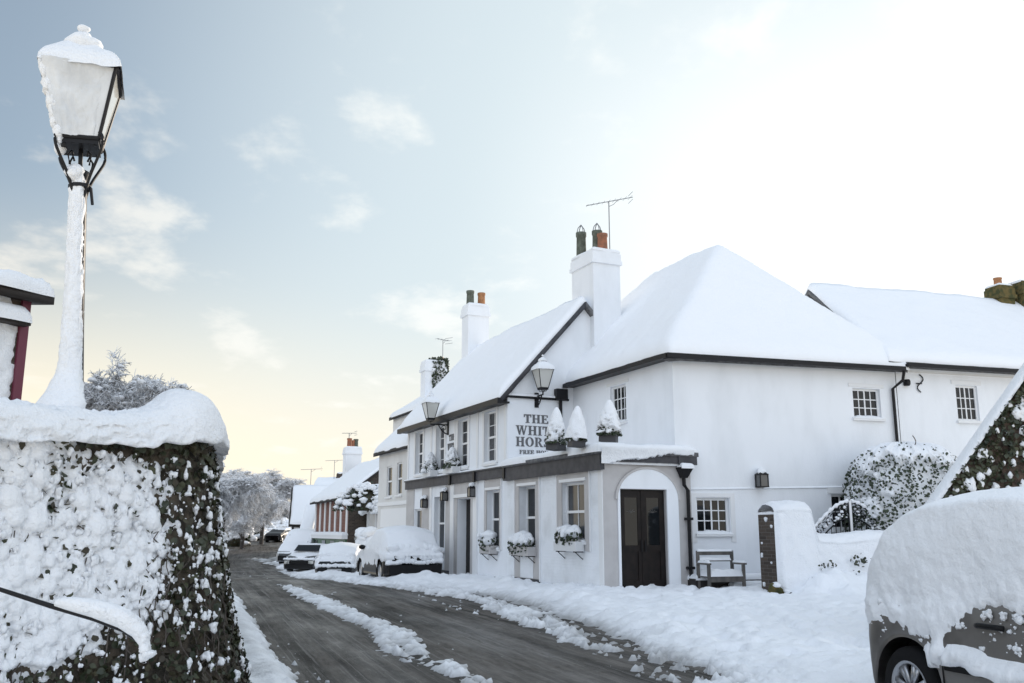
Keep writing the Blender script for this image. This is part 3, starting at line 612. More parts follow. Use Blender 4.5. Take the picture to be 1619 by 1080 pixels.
pn = MB(); pn.fbox(S1, .59, .93, .078, .0852, 1.14, 2.2); pn.fbox(S1, 1.17, 1.51, .078, .0852, 1.14, 2.2); pn.build('pane', 'glass', door)
hd = MB(); hd.tube([S1.P(1.0, .03, 1.0), S1.P(1.0, .03, 1.25)], .014, 6); hd.tube([S1.P(1.1, .03, 1.0), S1.P(1.1, .03, 1.25)], .014, 6); hd.build('handle', 'black_iron', door)
for cx_ in (.76, 1.34):   # a pale spray etched on each pane
    dc = MB()
    for g in range(5):
        t = .5 + g * .55; dc.tube([S1.P(cx_, .076, 1.86), S1.P(cx_ + .07 * math.cos(t), .075, 1.86 + .05 * math.sin(t)), S1.P(cx_ + .13 * math.cos(t), .076, 1.84 + .1 * math.sin(t))], .006, 4)
    dc.build('decoration', 'wood', door)
# fascias
q = MB(); q.fbox(S0, -.1, 5.25, -.12, -.0005, 2.80, 3.20); q.fbox(S0, -.14, 5.25, -.16, -.0006, 3.17, 3.24); q.build('fascia', 'dark_trim', pub)
q = MB(); q.fbox(S1, -.1, 2.40, -.12, -.0005, 2.98, 3.20); q.fbox(S1, 1.95, 2.46, -.15, -.121, 2.96, 3.24); q.build('fascia', 'dark_trim', pub)
q = MB(); q.fbox(S0, 5.26, EA - .1, -.10, -.0005, 2.90, 3.16); q.fbox(S0, 5.26, EA - .1, -.14, -.0007, 3.16, 3.20)
q.build('fascia', 'dark_trim', pub)
for a in (5.15, 7.32, 9.35): q = MB(); q.fbox(S0, a - .06, a + .06, -.155, -.1, 2.86, 3.19); q.build('fascia_bracket', 'black_iron', pub)
# flat roof of the bar and its snow
flat = [Fr.P(-.16, -.18, 0)[:2], Fr.P(5.2, -.18, 0)[:2], Fr.P(5.2, 2.1, 0)[:2], Fr.P(-.16, 2.5, 0)[:2]]
rf = deck_quad('flat_roof', flat, lambda x, y: np.full(x.shape, 3.25), pub, 'slate', 1, .1, .0)
snow_quad('roof_snow', flat, lambda x, y: np.full(x.shape, 3.25), .16, rf, .07, .13, .05, 'snow', 5, .06)
# ragged fringe of snow hanging over the end fascia
pts = []; rs = []
for i in range(120):
    u = .0 + 1.9 * random.random(); zz = 3.23 - random.random() ** 1.6 * (.22 + .08 * math.sin(u * 9)) * (1.05 - .35 * u / 1.9); pts.append(S1.P(u, -.13, zz)); rs.append(.02 + .05 * random.random() * (zz - 2.9) / .33)
gu, gz = np.meshgrid(np.arange(-.12, 2.36, .012), np.linspace(2.93, 3.30, 50), indexing='ij')
lowz = 3.0 + .17 * sstep(.2, 2.0, gu) - .10 * sstep(.5, .0, gu) + .16 * fbm(gu * 5, gz * 3, 711, 4, .65); e_ = .175 + .03 * fbm(gu * 6, gz * 6, 715, 3) + .04 * sstep(3.1, 3.3, gz) - .10 * sstep(.03, -.02, gz - lowz)
link_mesh('fringe_snow', np.array([S1.P(a_, -b_, c_) for a_, b_, c_ in zip(gu.ravel(), e_.ravel(), gz.ravel())]), grid_faces(*gu.shape), 'snow_fine', rf, True)
# main roof
LEDG = lambda x, y: np.full(x.shape, 3.21)
led = [S0.P(5.3, -.13, 0)[:2], S0.P(EA - .1, -.13, 0)[:2], S0.P(EA - .1, -.001, 0)[:2], S0.P(5.3, -.001, 0)[:2]]
snow_quad('ledge_snow', led, LEDG, .05, pub, .1, .05, .02, 'snow_fine', 3, .005)
def fr_base(fr, fn): return lambda x, y: fn(*((np.asarray(x) - fr.o[0]) * fr.d[0] + (np.asarray(y) - fr.o[1]) * fr.d[1], (np.asarray(x) - fr.o[0]) * fr.n[0] + (np.asarray(y) - fr.o[1]) * fr.n[1]))
sl = (RIDGE_Z - EAVE - .23) / RIDGE_B
roofA = fr_base(Fr, lambda a, b: EAVE + .25 + sl * np.minimum(b, 2 * RIDGE_B - b))
qA = [Fr.P(5.02, -.26, 0)[:2], Fr.P(EA + .1, -.26, 0)[:2], Fr.P(EA + .1, RIDGE_B, 0)[:2], Fr.P(5.02, RIDGE_B, 0)[:2]]
qB = [Fr.P(5.02, RIDGE_B, 0)[:2], Fr.P(EA + .1, RIDGE_B, 0)[:2], Fr.P(EA + .1, 2 * RIDGE_B + .26, 0)[:2], Fr.P(5.02, 2 * RIDGE_B + .26, 0)[:2]]
rA = deck_quad('roof', qA, roofA, pub, 'dark_trim', 2, .17, .0); deck_quad('roof', qB, roofA, pub, 'slate', 2, .17, .0)
full = [Fr.P(5.12, -.30, 0)[:2], Fr.P(EA + .1, -.30, 0)[:2], Fr.P(EA + .1, 2 * RIDGE_B + .3, 0)[:2], Fr.P(5.12, 2 * RIDGE_B + .3, 0)[:2]]
snow_quad('roof_snow', full, roofA, .24, rA, .09, .22, .07, 'snow_smooth', 15, .02)
q = MB(); q.fbox(S0, 5.05, EA + .05, -.24, -.001, EAVE - .2, EAVE - .15); q.fbox(S0, 5.02, EA + .1, -.38, -.265, EAVE - .22, EAVE - .06); q.build('gutter', 'black_iron', pub)
# gable end with the big lettering
S2 = Side(Fr.P(5.2, 0, 0), Fr.P(5.2, 4.9, 0), Fr.d)
q = MB(); q.add([S2.P(0, 0, 2.9), S2.P(4.9, 0, 2.9), S2.P(4.9, 0, EAVE), S2.P(RIDGE_B, 0, RIDGE_Z - .05), S2.P(0, 0, EAVE)], [(0, 1, 2, 3, 4)]); q.add([Fr.P(EA, 0, -.3), Fr.P(EA, 4.9, -.3), Fr.P(EA, 4.9, EAVE), Fr.P(EA, RIDGE_B, RIDGE_Z - .05), Fr.P(EA, 0, EAVE)], [(0, 1, 2, 3, 4)]); q.quad(Fr.P(5.2, 4.9, -.3), Fr.P(EA, 4.9, -.3), Fr.P(EA, 4.9, EAVE), Fr.P(5.2, 4.9, EAVE)); q.build('wall', 'white_paint', pub)
q = MB(); q.fbox(S2, -.1, 1.9, -.07, -.0005, 5.10, 5.16); q.build('ledge', 'black_iron', pub)
snow_quad('ledge_snow', [S2.P(-.1, -.09, 0)[:2], S2.P(1.9, -.09, 0)[:2], S2.P(1.9, -.001, 0)[:2], S2.P(-.1, -.001, 0)[:2]], lambda x, y: np.full(x.shape, 5.162), .07, pub, .1, .05, .015, 'snow_fine', 8, .004)
q = MB(); q.tube([S2.P(1.62, -.08, 5.15), S2.P(1.62, -.08, 4.7), S2.P(1.66, -.08, 3.2)], .05, 8); q.fbox(S2, 1.45, 1.8, -.2, -.01, 5.1, 5.42); q.build('downpipe', 'black_iron', pub)
lettering(pub, S2, .50, 1.26, 4.42, 4.66, 'THE'); lettering(pub, S2, .25, 1.57, 4.08, 4.34, 'WHITE'); lettering(pub, S2, .25, 1.57, 3.76, 4.02, 'HORSE'); lettering(pub, S2, .36, 1.47, 3.55, 3.66, 'FREE HOUSE')
# the same words again, small, on the street front: read from the left, so u runs backwards
class Rev:
    def __init__(s, fr, c): s.fr = fr; s.c = c
    def P(s, a, b, z): return s.fr.P(2 * s.c - a, b, z)
RV = Rev(S0, 9.52)
lettering(pub, RV, 9.27, 9.77, 4.28, 4.48, 'THE'); lettering(pub, RV, 9.14, 9.90, 3.98, 4.20, 'WHITE'); lettering(pub, RV, 9.14, 9.90, 3.68, 3.90, 'HORSE')
# chimneys of the main block
ca = Fr
c0, cz = Fr.hit_a(903, 430, 5.2); c1, _ = Fr.hit_a(974, 430, 5.2); cm = c0 + (c1 - c0) * .40
ac = Fr.hit(904, 430, cm)[0]; print('stack', cm, c1, ac)
chimney(pub, (Fr, 4.97, ac, cm, c1), 5.3, 9.70, 'white_paint', [(5.6, cm + .52, .15, .80, 'pot_green', True), (5.25, cm + .50, .15, .60, 'clay', False), (ac - .2, cm + .24, .15, .86, 'pot_green', True)])
k0, kz = Fr.hit(762, 550, RIDGE_B - .3); k1, _ = Fr.hit(716, 550, RIDGE_B - .3); _, ktop = Fr.hit(740, 492, RIDGE_B)
ka = (k0 + k1) / 2 - .1; chimney(pub, (Fr, ka - .32, ka + .32, RIDGE_B - .42, RIDGE_B + .42), 6.5, ktop, 'white_paint', [(ka, RIDGE_B - .22, .14, .60, 'pot_green', False), (ka, RIDGE_B + .24, .14, .56, 'clay_pale', False)])
print('chimney2', k0, k1, ktop, 'chim', c0, c1)
# ---- rear wing with the hipped roof
K0 = np.array((3.84, 21.95)); D3 = np.array((1, .3)) / np.hypot(1, .3); N3 = np.array((-D3[1], D3[0])); BL = 6.35
K1 = K0 + BL * D3
S3 = Side(K0, K0 + 14 * D3, N3)
_, b0 = Fr.ab(*K0); a0, _ = Fr.ab(*K0)
S4 = Side(K0, K0 + 8.2 * Fr.d, Fr.n)
def hit3(px, py):
    r = ray(px, py); det = r[0] * (-D3[1]) + D3[0] * r[1]; k = (K0[0] * (-D3[1]) + D3[0] * K0[1]) / det; x, y = r[0] * k, r[1] * k
    return (x - K0[0]) * D3[0] + (y - K0[1]) * D3[1], CAM_Z + r[2] * k
BE = 5.66
sw = [(.50, 1.36, 1.40, 2.22, .14), (5.02, 5.84, 4.26, 5.02, .14), (4.18, 4.78, 1.5, 2.34, .14)]
mb = MB(); wall_sheet(mb, S3, 0, BL, -.3, BE, sw); mb.build('wall', 'white_paint', pub)
window(pub, S3, *sw[0][:4], .13, 4, 3); window(pub, S3, *sw[1][:4], .13, 4, 3, glass='glass'); window(pub, S3, *sw[2][:4], .13, 2, 2, snow=False)
q = MB(); q.fbox(S3, .36, 1.5, -.02, -.0005, 2.24, 2.33); q.fbox(S3, .36, .48, -.02, -.0006, 1.2, 2.24); q.fbox(S3, 1.38, 1.5, -.02, -.0006, 1.2, 2.24); q.build('window_surround', 'trim_white', pub)
q = MB(); q.fbox(S3, 4.9, 5.96, -.02, -.0005, 5.05, 5.14); q.build('window_surround', 'trim_white', pub)
q = MB(); q.fbox(S3, 4.08, 4.88, -.03, -.0005, 2.36, 2.5); q.build('window_surround', 'trim_white', pub)
q = MB(); q.add([S3.P(.0, -.035, 2.40), S3.P(BL, -.035, 2.56), S3.P(BL, -.0005, 2.60), S3.P(.0, -.0005, 2.44), S3.P(0, -.0005, 2.38), S3.P(BL, -.0005, 2.54)], [(0, 1, 2, 3), (0, 4, 5, 1)]); q.build('string_course', 'white_paint', pub)
bw = (2.15, 2.95, 4.24, 5.22, .14)
mb = MB(); wall_sheet(mb, S4, 0, 8.1, 0, BE, [bw]); mb.build('wall', 'white_paint', pub); window(pub, S4, *bw[:4], .13, 4, 3)
q = MB(); q.fbox(S4, 2.0, 3.1, -.02, -.0005, 5.24, 5.32); q.build('window_surround', 'trim_white', pub)
BW_ = 6.5
def roofB(x, y):
    a, b = Fr.ab(np.asarray(x), np.asarray(y)); de = (np.asarray(x) - K0[0]) * N3[0] + (np.asarray(y) - K0[1]) * N3[1]
    df = b - b0; db = b0 + BW_ - b; dfar = a0 + 8.3 - a
    k = 11.; s_ = sum(np.exp(-k * np.clip(q_, -1, 8)) for q_ in (1.05 * df, 1.05 * db, 1.29 * de, 1.25 * dfar)); return BE + .25 - np.log(s_) / k
ov = .22
def frK(a, b): return np.array(Fr.P(a, b, 0)[:2])
c_front = K0 - ov * N3 - ov * Fr.n; c_right = K1 - ov * N3 + (ov + .0) * D3
far_l = frK(a0 + 8.3, b0 - ov); far_r = frK(a0 + 8.3, b0 + BW_ + ov)
# split the deck along the end so the edges stay straight
rB = deck_quad('roof', [c_front, c_right, far_r, far_l], roofB, pub, 'slate', .3, .14, .03)
snow_quad('roof_snow', [c_front - .05 * N3, c_right - .05 * N3, far_r, far_l], roofB, .22, rB, .09, .20, .075, 'snow_smooth', 25, .02)
q = MB(); q.fbox(S3, -.3, BL + .05, -.38, -.275, BE - .19, BE - .08); q.fbox(S3, -.2, BL, -.275, -.001, BE - .17, BE - .12); q.fbox(S4, -.28, 5.0, -.36, -.225, BE - .19, BE - .08); q.fbox(S4, -.2, 5.0, -.225, -.001, BE - .17, BE - .12); q.build('gutter', 'black_iron', pub)
q = MB(); q.tube([S3.P(BL + .02, -.33, BE - .18), S3.P(BL + .02, -.25, BE - .42), S3.P(BL - .16, -.07, BE - .62), S3.P(BL - .15, -.07, 0)], .042, 8); q.build('downpipe', 'black_iron', pub)
# rear closing walls
q = MB(); p = [K1, frK(a0 + 8.2, b0 + BW_ - .0), frK(a0 + 8.2, b0)]
q.quad((*p[0], 0), (*p[1], 0), (*p[1], BE), (*p[0], BE)); q.quad((*p[1], 0), (*p[2], 0), (*p[2], BE), (*p[1], BE)); q.build('wall', 'white_paint', pub)
# rainwater hopper by the arched door
q = MB(); hb = 2.12
q.hexa([S1.P(hb - .07, -.14, 2.66), S1.P(hb + .07, -.14, 2.66), S1.P(hb + .07, -.02, 2.66), S1.P(hb - .07, -.02, 2.66)], [S1.P(hb - .16, -.22, 2.86), S1.P(hb + .16, -.22, 2.86), S1.P(hb + .16, -.02, 2.86), S1.P(hb - .16, -.02, 2.86)])
q.fbox(S1, hb - .17, hb + .17, -.23, -.018, 2.86, 2.90); q.tube([S1.P(hb, -.08, 2.66), S1.P(hb, -.08, 2.5), S1.P(hb + .1, -.08, 2.38), S1.P(hb + .1, -.08, .25), S1.P(hb + .25, -.12, .15)], .045, 8)
for z in (1.7, .6): q.fbox(S1, hb + .02, hb + .18, -.14, -.002, z, z + .06)
hp = q.build('downpipe', 'black_iron', pub); snow_quad('hopper_snow', [S1.P(hb - .17, -.23, 0)[:2], S1.P(hb + .17, -.23, 0)[:2], S1.P(hb + .17, -.02, 0)[:2], S1.P(hb - .17, -.02, 0)[:2]], lambda x, y: np.full(x.shape, 2.9), .09, hp, .05, .06, .02, 'snow_fine')

# ------------------------------------------------------------------ the house joined on to the right
CH = thing('adjoining_house', 'low white house joined to the inn, under a long snowy roof with slate gable', 'house', (*K1, 0))
S5 = Side(K1 + .02 * D3, K1 + 9 * D3, N3); CE = 5.78
mb = MB(); cw = (1.85, 2.55, 4.30, 5.24, .12); wall_sheet(mb, S5, 0, 9, -.3, CE, [cw]); mb.build('wall', 'white_paint', CH); window(CH, S5, *cw[:4], .11, 4, 3, snow=False)
q = MB(); q.fbox(S5, 1.72, 2.68, -.02, -.0005, 5.26, 5.36); q.fbox(S5, .3, 9, -.012, -.0005, 5.50, 5.52); q.build('moulding', 'trim_white', CH)
q = MB(); p2 = K1 + 9 * D3; q.quad((*p2, 0), (*(p2 + 6 * N3), 0), (*(p2 + 6 * N3), CE), (*p2, CE)); q.quad((*(K1 + 6 * N3), 0), (*(p2 + 6 * N3), 0), (*(p2 + 6 * N3), CE), (*(K1 + 6 * N3), CE)); q.build('wall', 'white_paint', CH)
def roofC(x, y):
    d = (np.asarray(x) - K0[0]) * N3[0] + (np.asarray(y) - K0[1]) * N3[1]; return CE + .17 + .84 * np.minimum(d, 6.0 - d)
s0 = -.35; s1 = 9.4
qc = [K1 + s0 * D3 - .24 * N3, K1 + s1 * D3 - .24 * N3, K1 + s1 * D3 + 6.24 * N3, K1 + s0 * D3 + 6.24 * N3]
rC = deck_quad('roof', qc, roofC, CH, 'slate', .5, .15, .03); snow_quad('roof_snow', qc, roofC, .2, rC, .13, .2, .05, 'snow_smooth', 35, .02)
q = MB(); q.add([(*(K1 - .12 * D3 + .0 * N3), CE - .6), (*(K1 - .12 * D3 + 6 * N3), CE - .6), (*(K1 - .12 * D3 + 6 * N3), CE - .05), (*(K1 - .12 * D3 + 3 * N3), CE + 2.6), (*(K1 - .12 * D3), CE - .05)], [(0, 1, 2, 3, 4)]); q.build('gable', 'slate', CH)
q = MB(); q.fbox(S5, .12, 9.3, -.39, -.285, CE - .20, CE - .09); q.fbox(S5, .1, 9.2, -.285, -.001, CE - .17, CE - .12); q.build('gutter', 'black_iron', CH)
q = MB(); c = S5.P(.28, -.06, 5.22); q.lathe([(.07, -.08), (.09, -.03), (.09, .03), (.07, .08)], 10, c); q.build('alarm_box', 'black_iron', CH)
q = MB(); c = np.array(S5.P(.72, -.03, 5.22)); e = np.array((*D3, 0))
q.tube([c + e * .10 * math.sin(t * 2.4) * (1 if t < 1.3 else 1) + np.array((0, 0, .24 - .18 * t)) for t in np.linspace(0, 2.6, 16)], .016, 5); q.tube([c - e * .13, c + e * .05], .014, 5); q.build('wall_tie', 'black_iron', CH)
fC = Frame(K1, D3); fC.n = N3
sx_, _ = hit3(1552, 470); 
chimney(CH, (fC, 6.45, 7.0, 2.75, 3.35), 7.6, 9.05, 'moss', [(6.7, 3.05, .12, .3, 'clay_pale', False)]); chimney(CH, (fC, 7.2, 7.85, 2.6, 3.3), 7.6, 9.2, 'moss', [], snow=True)
tv_aerial('spiky television aerial on a tall mast by the big white chimney with two pots', Fr.P(5.2, c1 - .20, 9.7), 1.66, math.radians(12), 1.5, 9, tilt=.26)

# ------------------------------------------------------------------ ivy covered wall on the left
def path_sampler(pts, rad):
    """polyline with rounded corners -> (positions, right normals, arc lengths)"""
    pts = [np.array(p, float) for p in pts]; P = []
    for i, p in enumerate(pts):
        if i in (0, len(pts) - 1) or rad == 0: P.append(p); continue
        a = pts[i - 1] - p; b = pts[i + 1] - p; a /= np.hypot(*a); b /= np.hypot(*b)
        p0, p1 = p + a * rad, p + b * rad
        for t in np.linspace(0, 1, 9): P.append((1 - t) ** 2 * p0 + 2 * t * (1 - t) * p + t * t * p1)
    P = np.array(P); s = np.concatenate([[0], np.cumsum(np.hypot(*np.diff(P, axis=0).T))])
    def f(u):
        x = np.interp(u, s, P[:, 0]); y = np.interp(u, s, P[:, 1]); e = .03
        dx = np.interp(u + e, s, P[:, 0]) - np.interp(u - e, s, P[:, 0]); dy = np.interp(u + e, s, P[:, 1]) - np.interp(u - e, s, P[:, 1]); l = np.hypot(dx, dy) + 1e-9
        return x, y, dy / l, -dx / l
    return f, s[-1], s
IW = thing('boundary_wall', 'high ivy covered wall plastered with snow and capped with thick snow, left of road', 'wall', (-2.6, 7.2, 0))
WP = [(-5.6, 2.1), (-3.36, 5.85), (-2.42, 7.45), (-3.35, 10.3), (-5.25, 16.4)]
wf, WL, ws = path_sampler(WP, .30); UC = ws[int(len(ws) * .0) + 0]
UC = np.hypot(3.36 - 5.6, 5.85 - 2.1) + np.hypot(.94, 1.6) - .1     # arc length at the corner
ZT = 2.17
def batter(u, z): return (.10 * (ZT - z) + .05 * (ZT - z) ** 2) * sstep(1.6, .0, UC - u)
def cover(u, z):
    d = UC - u
    c = .42 + .62 * sstep(.10, .70, d) - .55 * sstep(.95, .55, z) * sstep(1.5, .4, d) - .8 * sstep(1.90, 2.05, z) * sstep(1.2, .8, d)
    c = c + .75 * fbm(u * 2.6, z * 2.6, 201, 4, .6) + .25 * np.exp(-((z - 1.2) / .35) ** 2) * sstep(.1, .6, d) - .35 * sstep(.66, .56, z) * sstep(.3, .42, z)
    return np.where(d < .05, c * .75, c)
u = np.arange(.6, WL, .011); z = np.arange(-.05, ZT + .05, .011); U, Z = np.meshgrid(u, z, indexing='ij')
# body of the wall
ub = np.arange(.6, WL, .05); zb = np.linspace(-.3, ZT, 45); UB, ZB = np.meshgrid(ub, zb, indexing='ij'); x, y, nx, ny = wf(UB); o = batter(UB, ZB) + .05 * fbm(UB * 3, ZB * 4, 5, 3) - .01
front = np.stack([x + nx * o, y + ny * o, ZB], -1); back = np.stack([x - nx * .42, y - ny * .42, ZB], -1)
full_ = np.concatenate([front, back[:, ::-1]], 1); nr, nc = full_.shape[:2]
Fc = grid_faces(nr, nc, True); V = full_.reshape(-1, 3)
Fl = [tuple(f) for f in Fc] + [tuple(range(nc)), tuple((nr - 1) * nc + k for k in range(nc))[::-1]]
link_mesh('wall_body', V, Fl, 'stone_dark', IW, True)
# snow stuck in the ivy
def klump(cell, seed, rmin, rmax, bias, su=1.2, sz=.92):
    x_ = U * su; y_ = Z * sz; gx = np.floor(x_ / cell); gy = np.floor(y_ / cell); best = np.zeros_like(x_)
    for dx in (-1, 0, 1):
        for dy in (-1, 0, 1):
            cx, cy = gx + dx, gy + dy; px = (cx + .1 + .8 * _hash(cx, cy, seed)) * cell; py = (cy + .1 + .8 * _hash(cx, cy, seed + 1)) * cell
            r = cell * (rmin + (rmax - rmin) * _hash(cx, cy, seed + 2)); c = cover(px / su, py / sz) + bias
            r = r * np.clip(.35 + 1.0 * c, 0, 1.25) * (_hash(cx, cy, seed + 3) < c)
            ex = (x_ - px); ey = (y_ - py); ey = np.where(ey < 0, ey * 1.25, ey * .9)
            best = np.maximum(best, np.sqrt(np.maximum(r * r - ex * ex - ey * ey, 0)))
    return best
C_ = cover(U, Z)
off = -.035 + .045 * sstep(.8, 1.15, C_) + np.maximum(np.maximum(klump(.15, 211, .25, .55, -.15) * .8, klump(.075, 221, .3, .68, -.03)), klump(.04, 231, .3, .72, .05) * 1.15)
off = off + np.where(off > -.02, .026 * fbm(U * 20, Z * 16, 241, 4, .65), 0)
x, y, nx, ny = wf(U); o = batter(U, Z) + off + .05 * fbm(U * 3, Z * 4, 5, 3)
sag = np.where(off > 0, off * .35, 0)
link_mesh('snow', np.stack([x + nx * o, y + ny * o, Z - sag], -1).reshape(-1, 3), grid_faces(*U.shape), 'snow_fine', IW, True)
# ivy leaves and bare stems
rg = np.random.default_rng(5); n = 26000
lu = rg.uniform(1.2, WL, n); lz = rg.uniform(.0, ZT - .02, n); keep = rg.random(n) < np.clip(1.15 - .75 * cover(lu, lz), .3, 1); lu, lz = lu[keep], lz[keep]
x, y, nx, ny = wf(lu); o = batter(lu, lz) + rg.uniform(.0, .055, len(lu)) + .05 * fbm(lu * 3, lz * 4, 5, 3)
Cn = np.stack([x + nx * o, y + ny * o, lz], -1); Nn = np.stack([nx, ny, np.full_like(nx, .35)], -1)
h = len(Cn) // 2
V, Fc = leaves(Cn[:h], Nn[:h], rg.uniform(.028, .07, h), .7, rg); link_mesh('ivy', V, Fc, 'leaf', IW)
V, Fc = leaves(Cn[h:], Nn[h:], rg.uniform(.025, .06, len(Cn) - h), .8, rg); link_mesh('ivy', V, Fc, 'leaf_brown', IW)
mb = MB()
for i in range(45):
    uu = UC + rg.uniform(-2.2, .6); z0 = rg.uniform(0, 1.0); pts = []
    for k in range(7): xx, yy, a_, b_ = wf(np.array(uu + .012 * k * rg.normal())); oo = batter(uu, z0 + .1 * k) + .02 + .03 * rg.random(); pts.append((float(xx + a_ * oo), float(yy + b_ * oo), z0 + .1 * k))
    mb.tube(pts, .005, 4, False)
mb.build('ivy_stem', 'bark', IW)
n = 6000; lu = UC + np.where(rg.random(n) < .75, rg.uniform(-1.9, .75, n), rg.uniform(.75, 8.5, n)); lz = rg.uniform(.05, ZT - .02, n); dn = .5 + 1.5 * fbm(lu * 4, lz * 4, 291, 4, .65) + .25 * cover(lu, lz) - .6 * sstep(1.95, 2.1, lz); kp = rg.random(n) < np.clip(dn - .12, 0, .8) * .46; lu, lz = lu[kp], lz[kp]
x, y, nx, ny = wf(lu); o = batter(lu, lz) + .045 + .05 * fbm(lu * 3, lz * 4, 5, 3); V, Fc = blobs(np.stack([x + nx * o, y + ny * o, lz], -1), .005 + .022 * rg.random(len(lu)) ** 2.5, (1, 1, 1.35), .6, False, rg); fl_ = link_mesh('snow', V, Fc, 'snow_fine', IW, True); fl_['kind'] = 'stuff'
# loose leaves sprouting past the corner
# thick cap of snow
uc = np.arange(.6, WL - .1, .02); tt = np.linspace(0, PI, 60); UU, TT = np.meshgrid(uc, tt, indexing='ij')
d = UC - UU; bump = np.exp(-((d + .02) / .34) ** 2); hgt = .155 + .04 * sstep(.8, 2.5, d) + .20 * bump - .06 * sstep(-.3, -.8, d); base_z = ZT - .02 + .02 * np.sin(UU * 2.3) + .05 * bump
v = .18 - (.31 + .05 * bump) * np.cos(TT); zz = base_z + hgt * np.sin(TT) ** .8 - .09 * (np.cos(TT) > 0) * np.cos(TT) ** 4 * (1 + 1.3 * fbm(UU * 4, TT * 0, 261, 3))
x, y, nx, ny = wf(UU); nn = .05 * fbm(UU * 3, TT * 1.6, 263, 4) + .085 * fbm(UU * 11, TT * 5, 267, 5, .7) * (1 - .7 * bump) + (.05 * lumps(UU, v, .13, 271, .2, .6, .5) * 1.5 * sstep(.9, 2.0, d) + .25 * lumps(UU, v, .09, 281, .25, .6, .6)) * (1 - .75 * bump) * np.sin(TT)
V = np.stack([x - nx * v - nx * nn * np.cos(TT) * 1.0, y - ny * v - ny * nn * np.cos(TT), zz + nn * np.sin(TT)], -1)
nr, nc = UU.shape; Fc = grid_faces(nr, nc, True); Fl = np.concatenate([Fc, np.zeros((0, 4), int)])
ce = V[-1].mean(0); Vf = np.concatenate([V.reshape(-1, 3), [ce]]); idx = np.arange(nc); Fe = np.stack([(nr - 1) * nc + idx, (nr - 1) * nc + (idx + 1) % nc, np.full(nc, nr * nc), np.full(nc, nr * nc)], -1)
Vf2 = [tuple(q) for q in Vf]; link_mesh('snow_cap', Vf2, [tuple(f) for f in Fc] + [tuple(f[:3]) for f in Fe], 'snow_fine', IW, True)

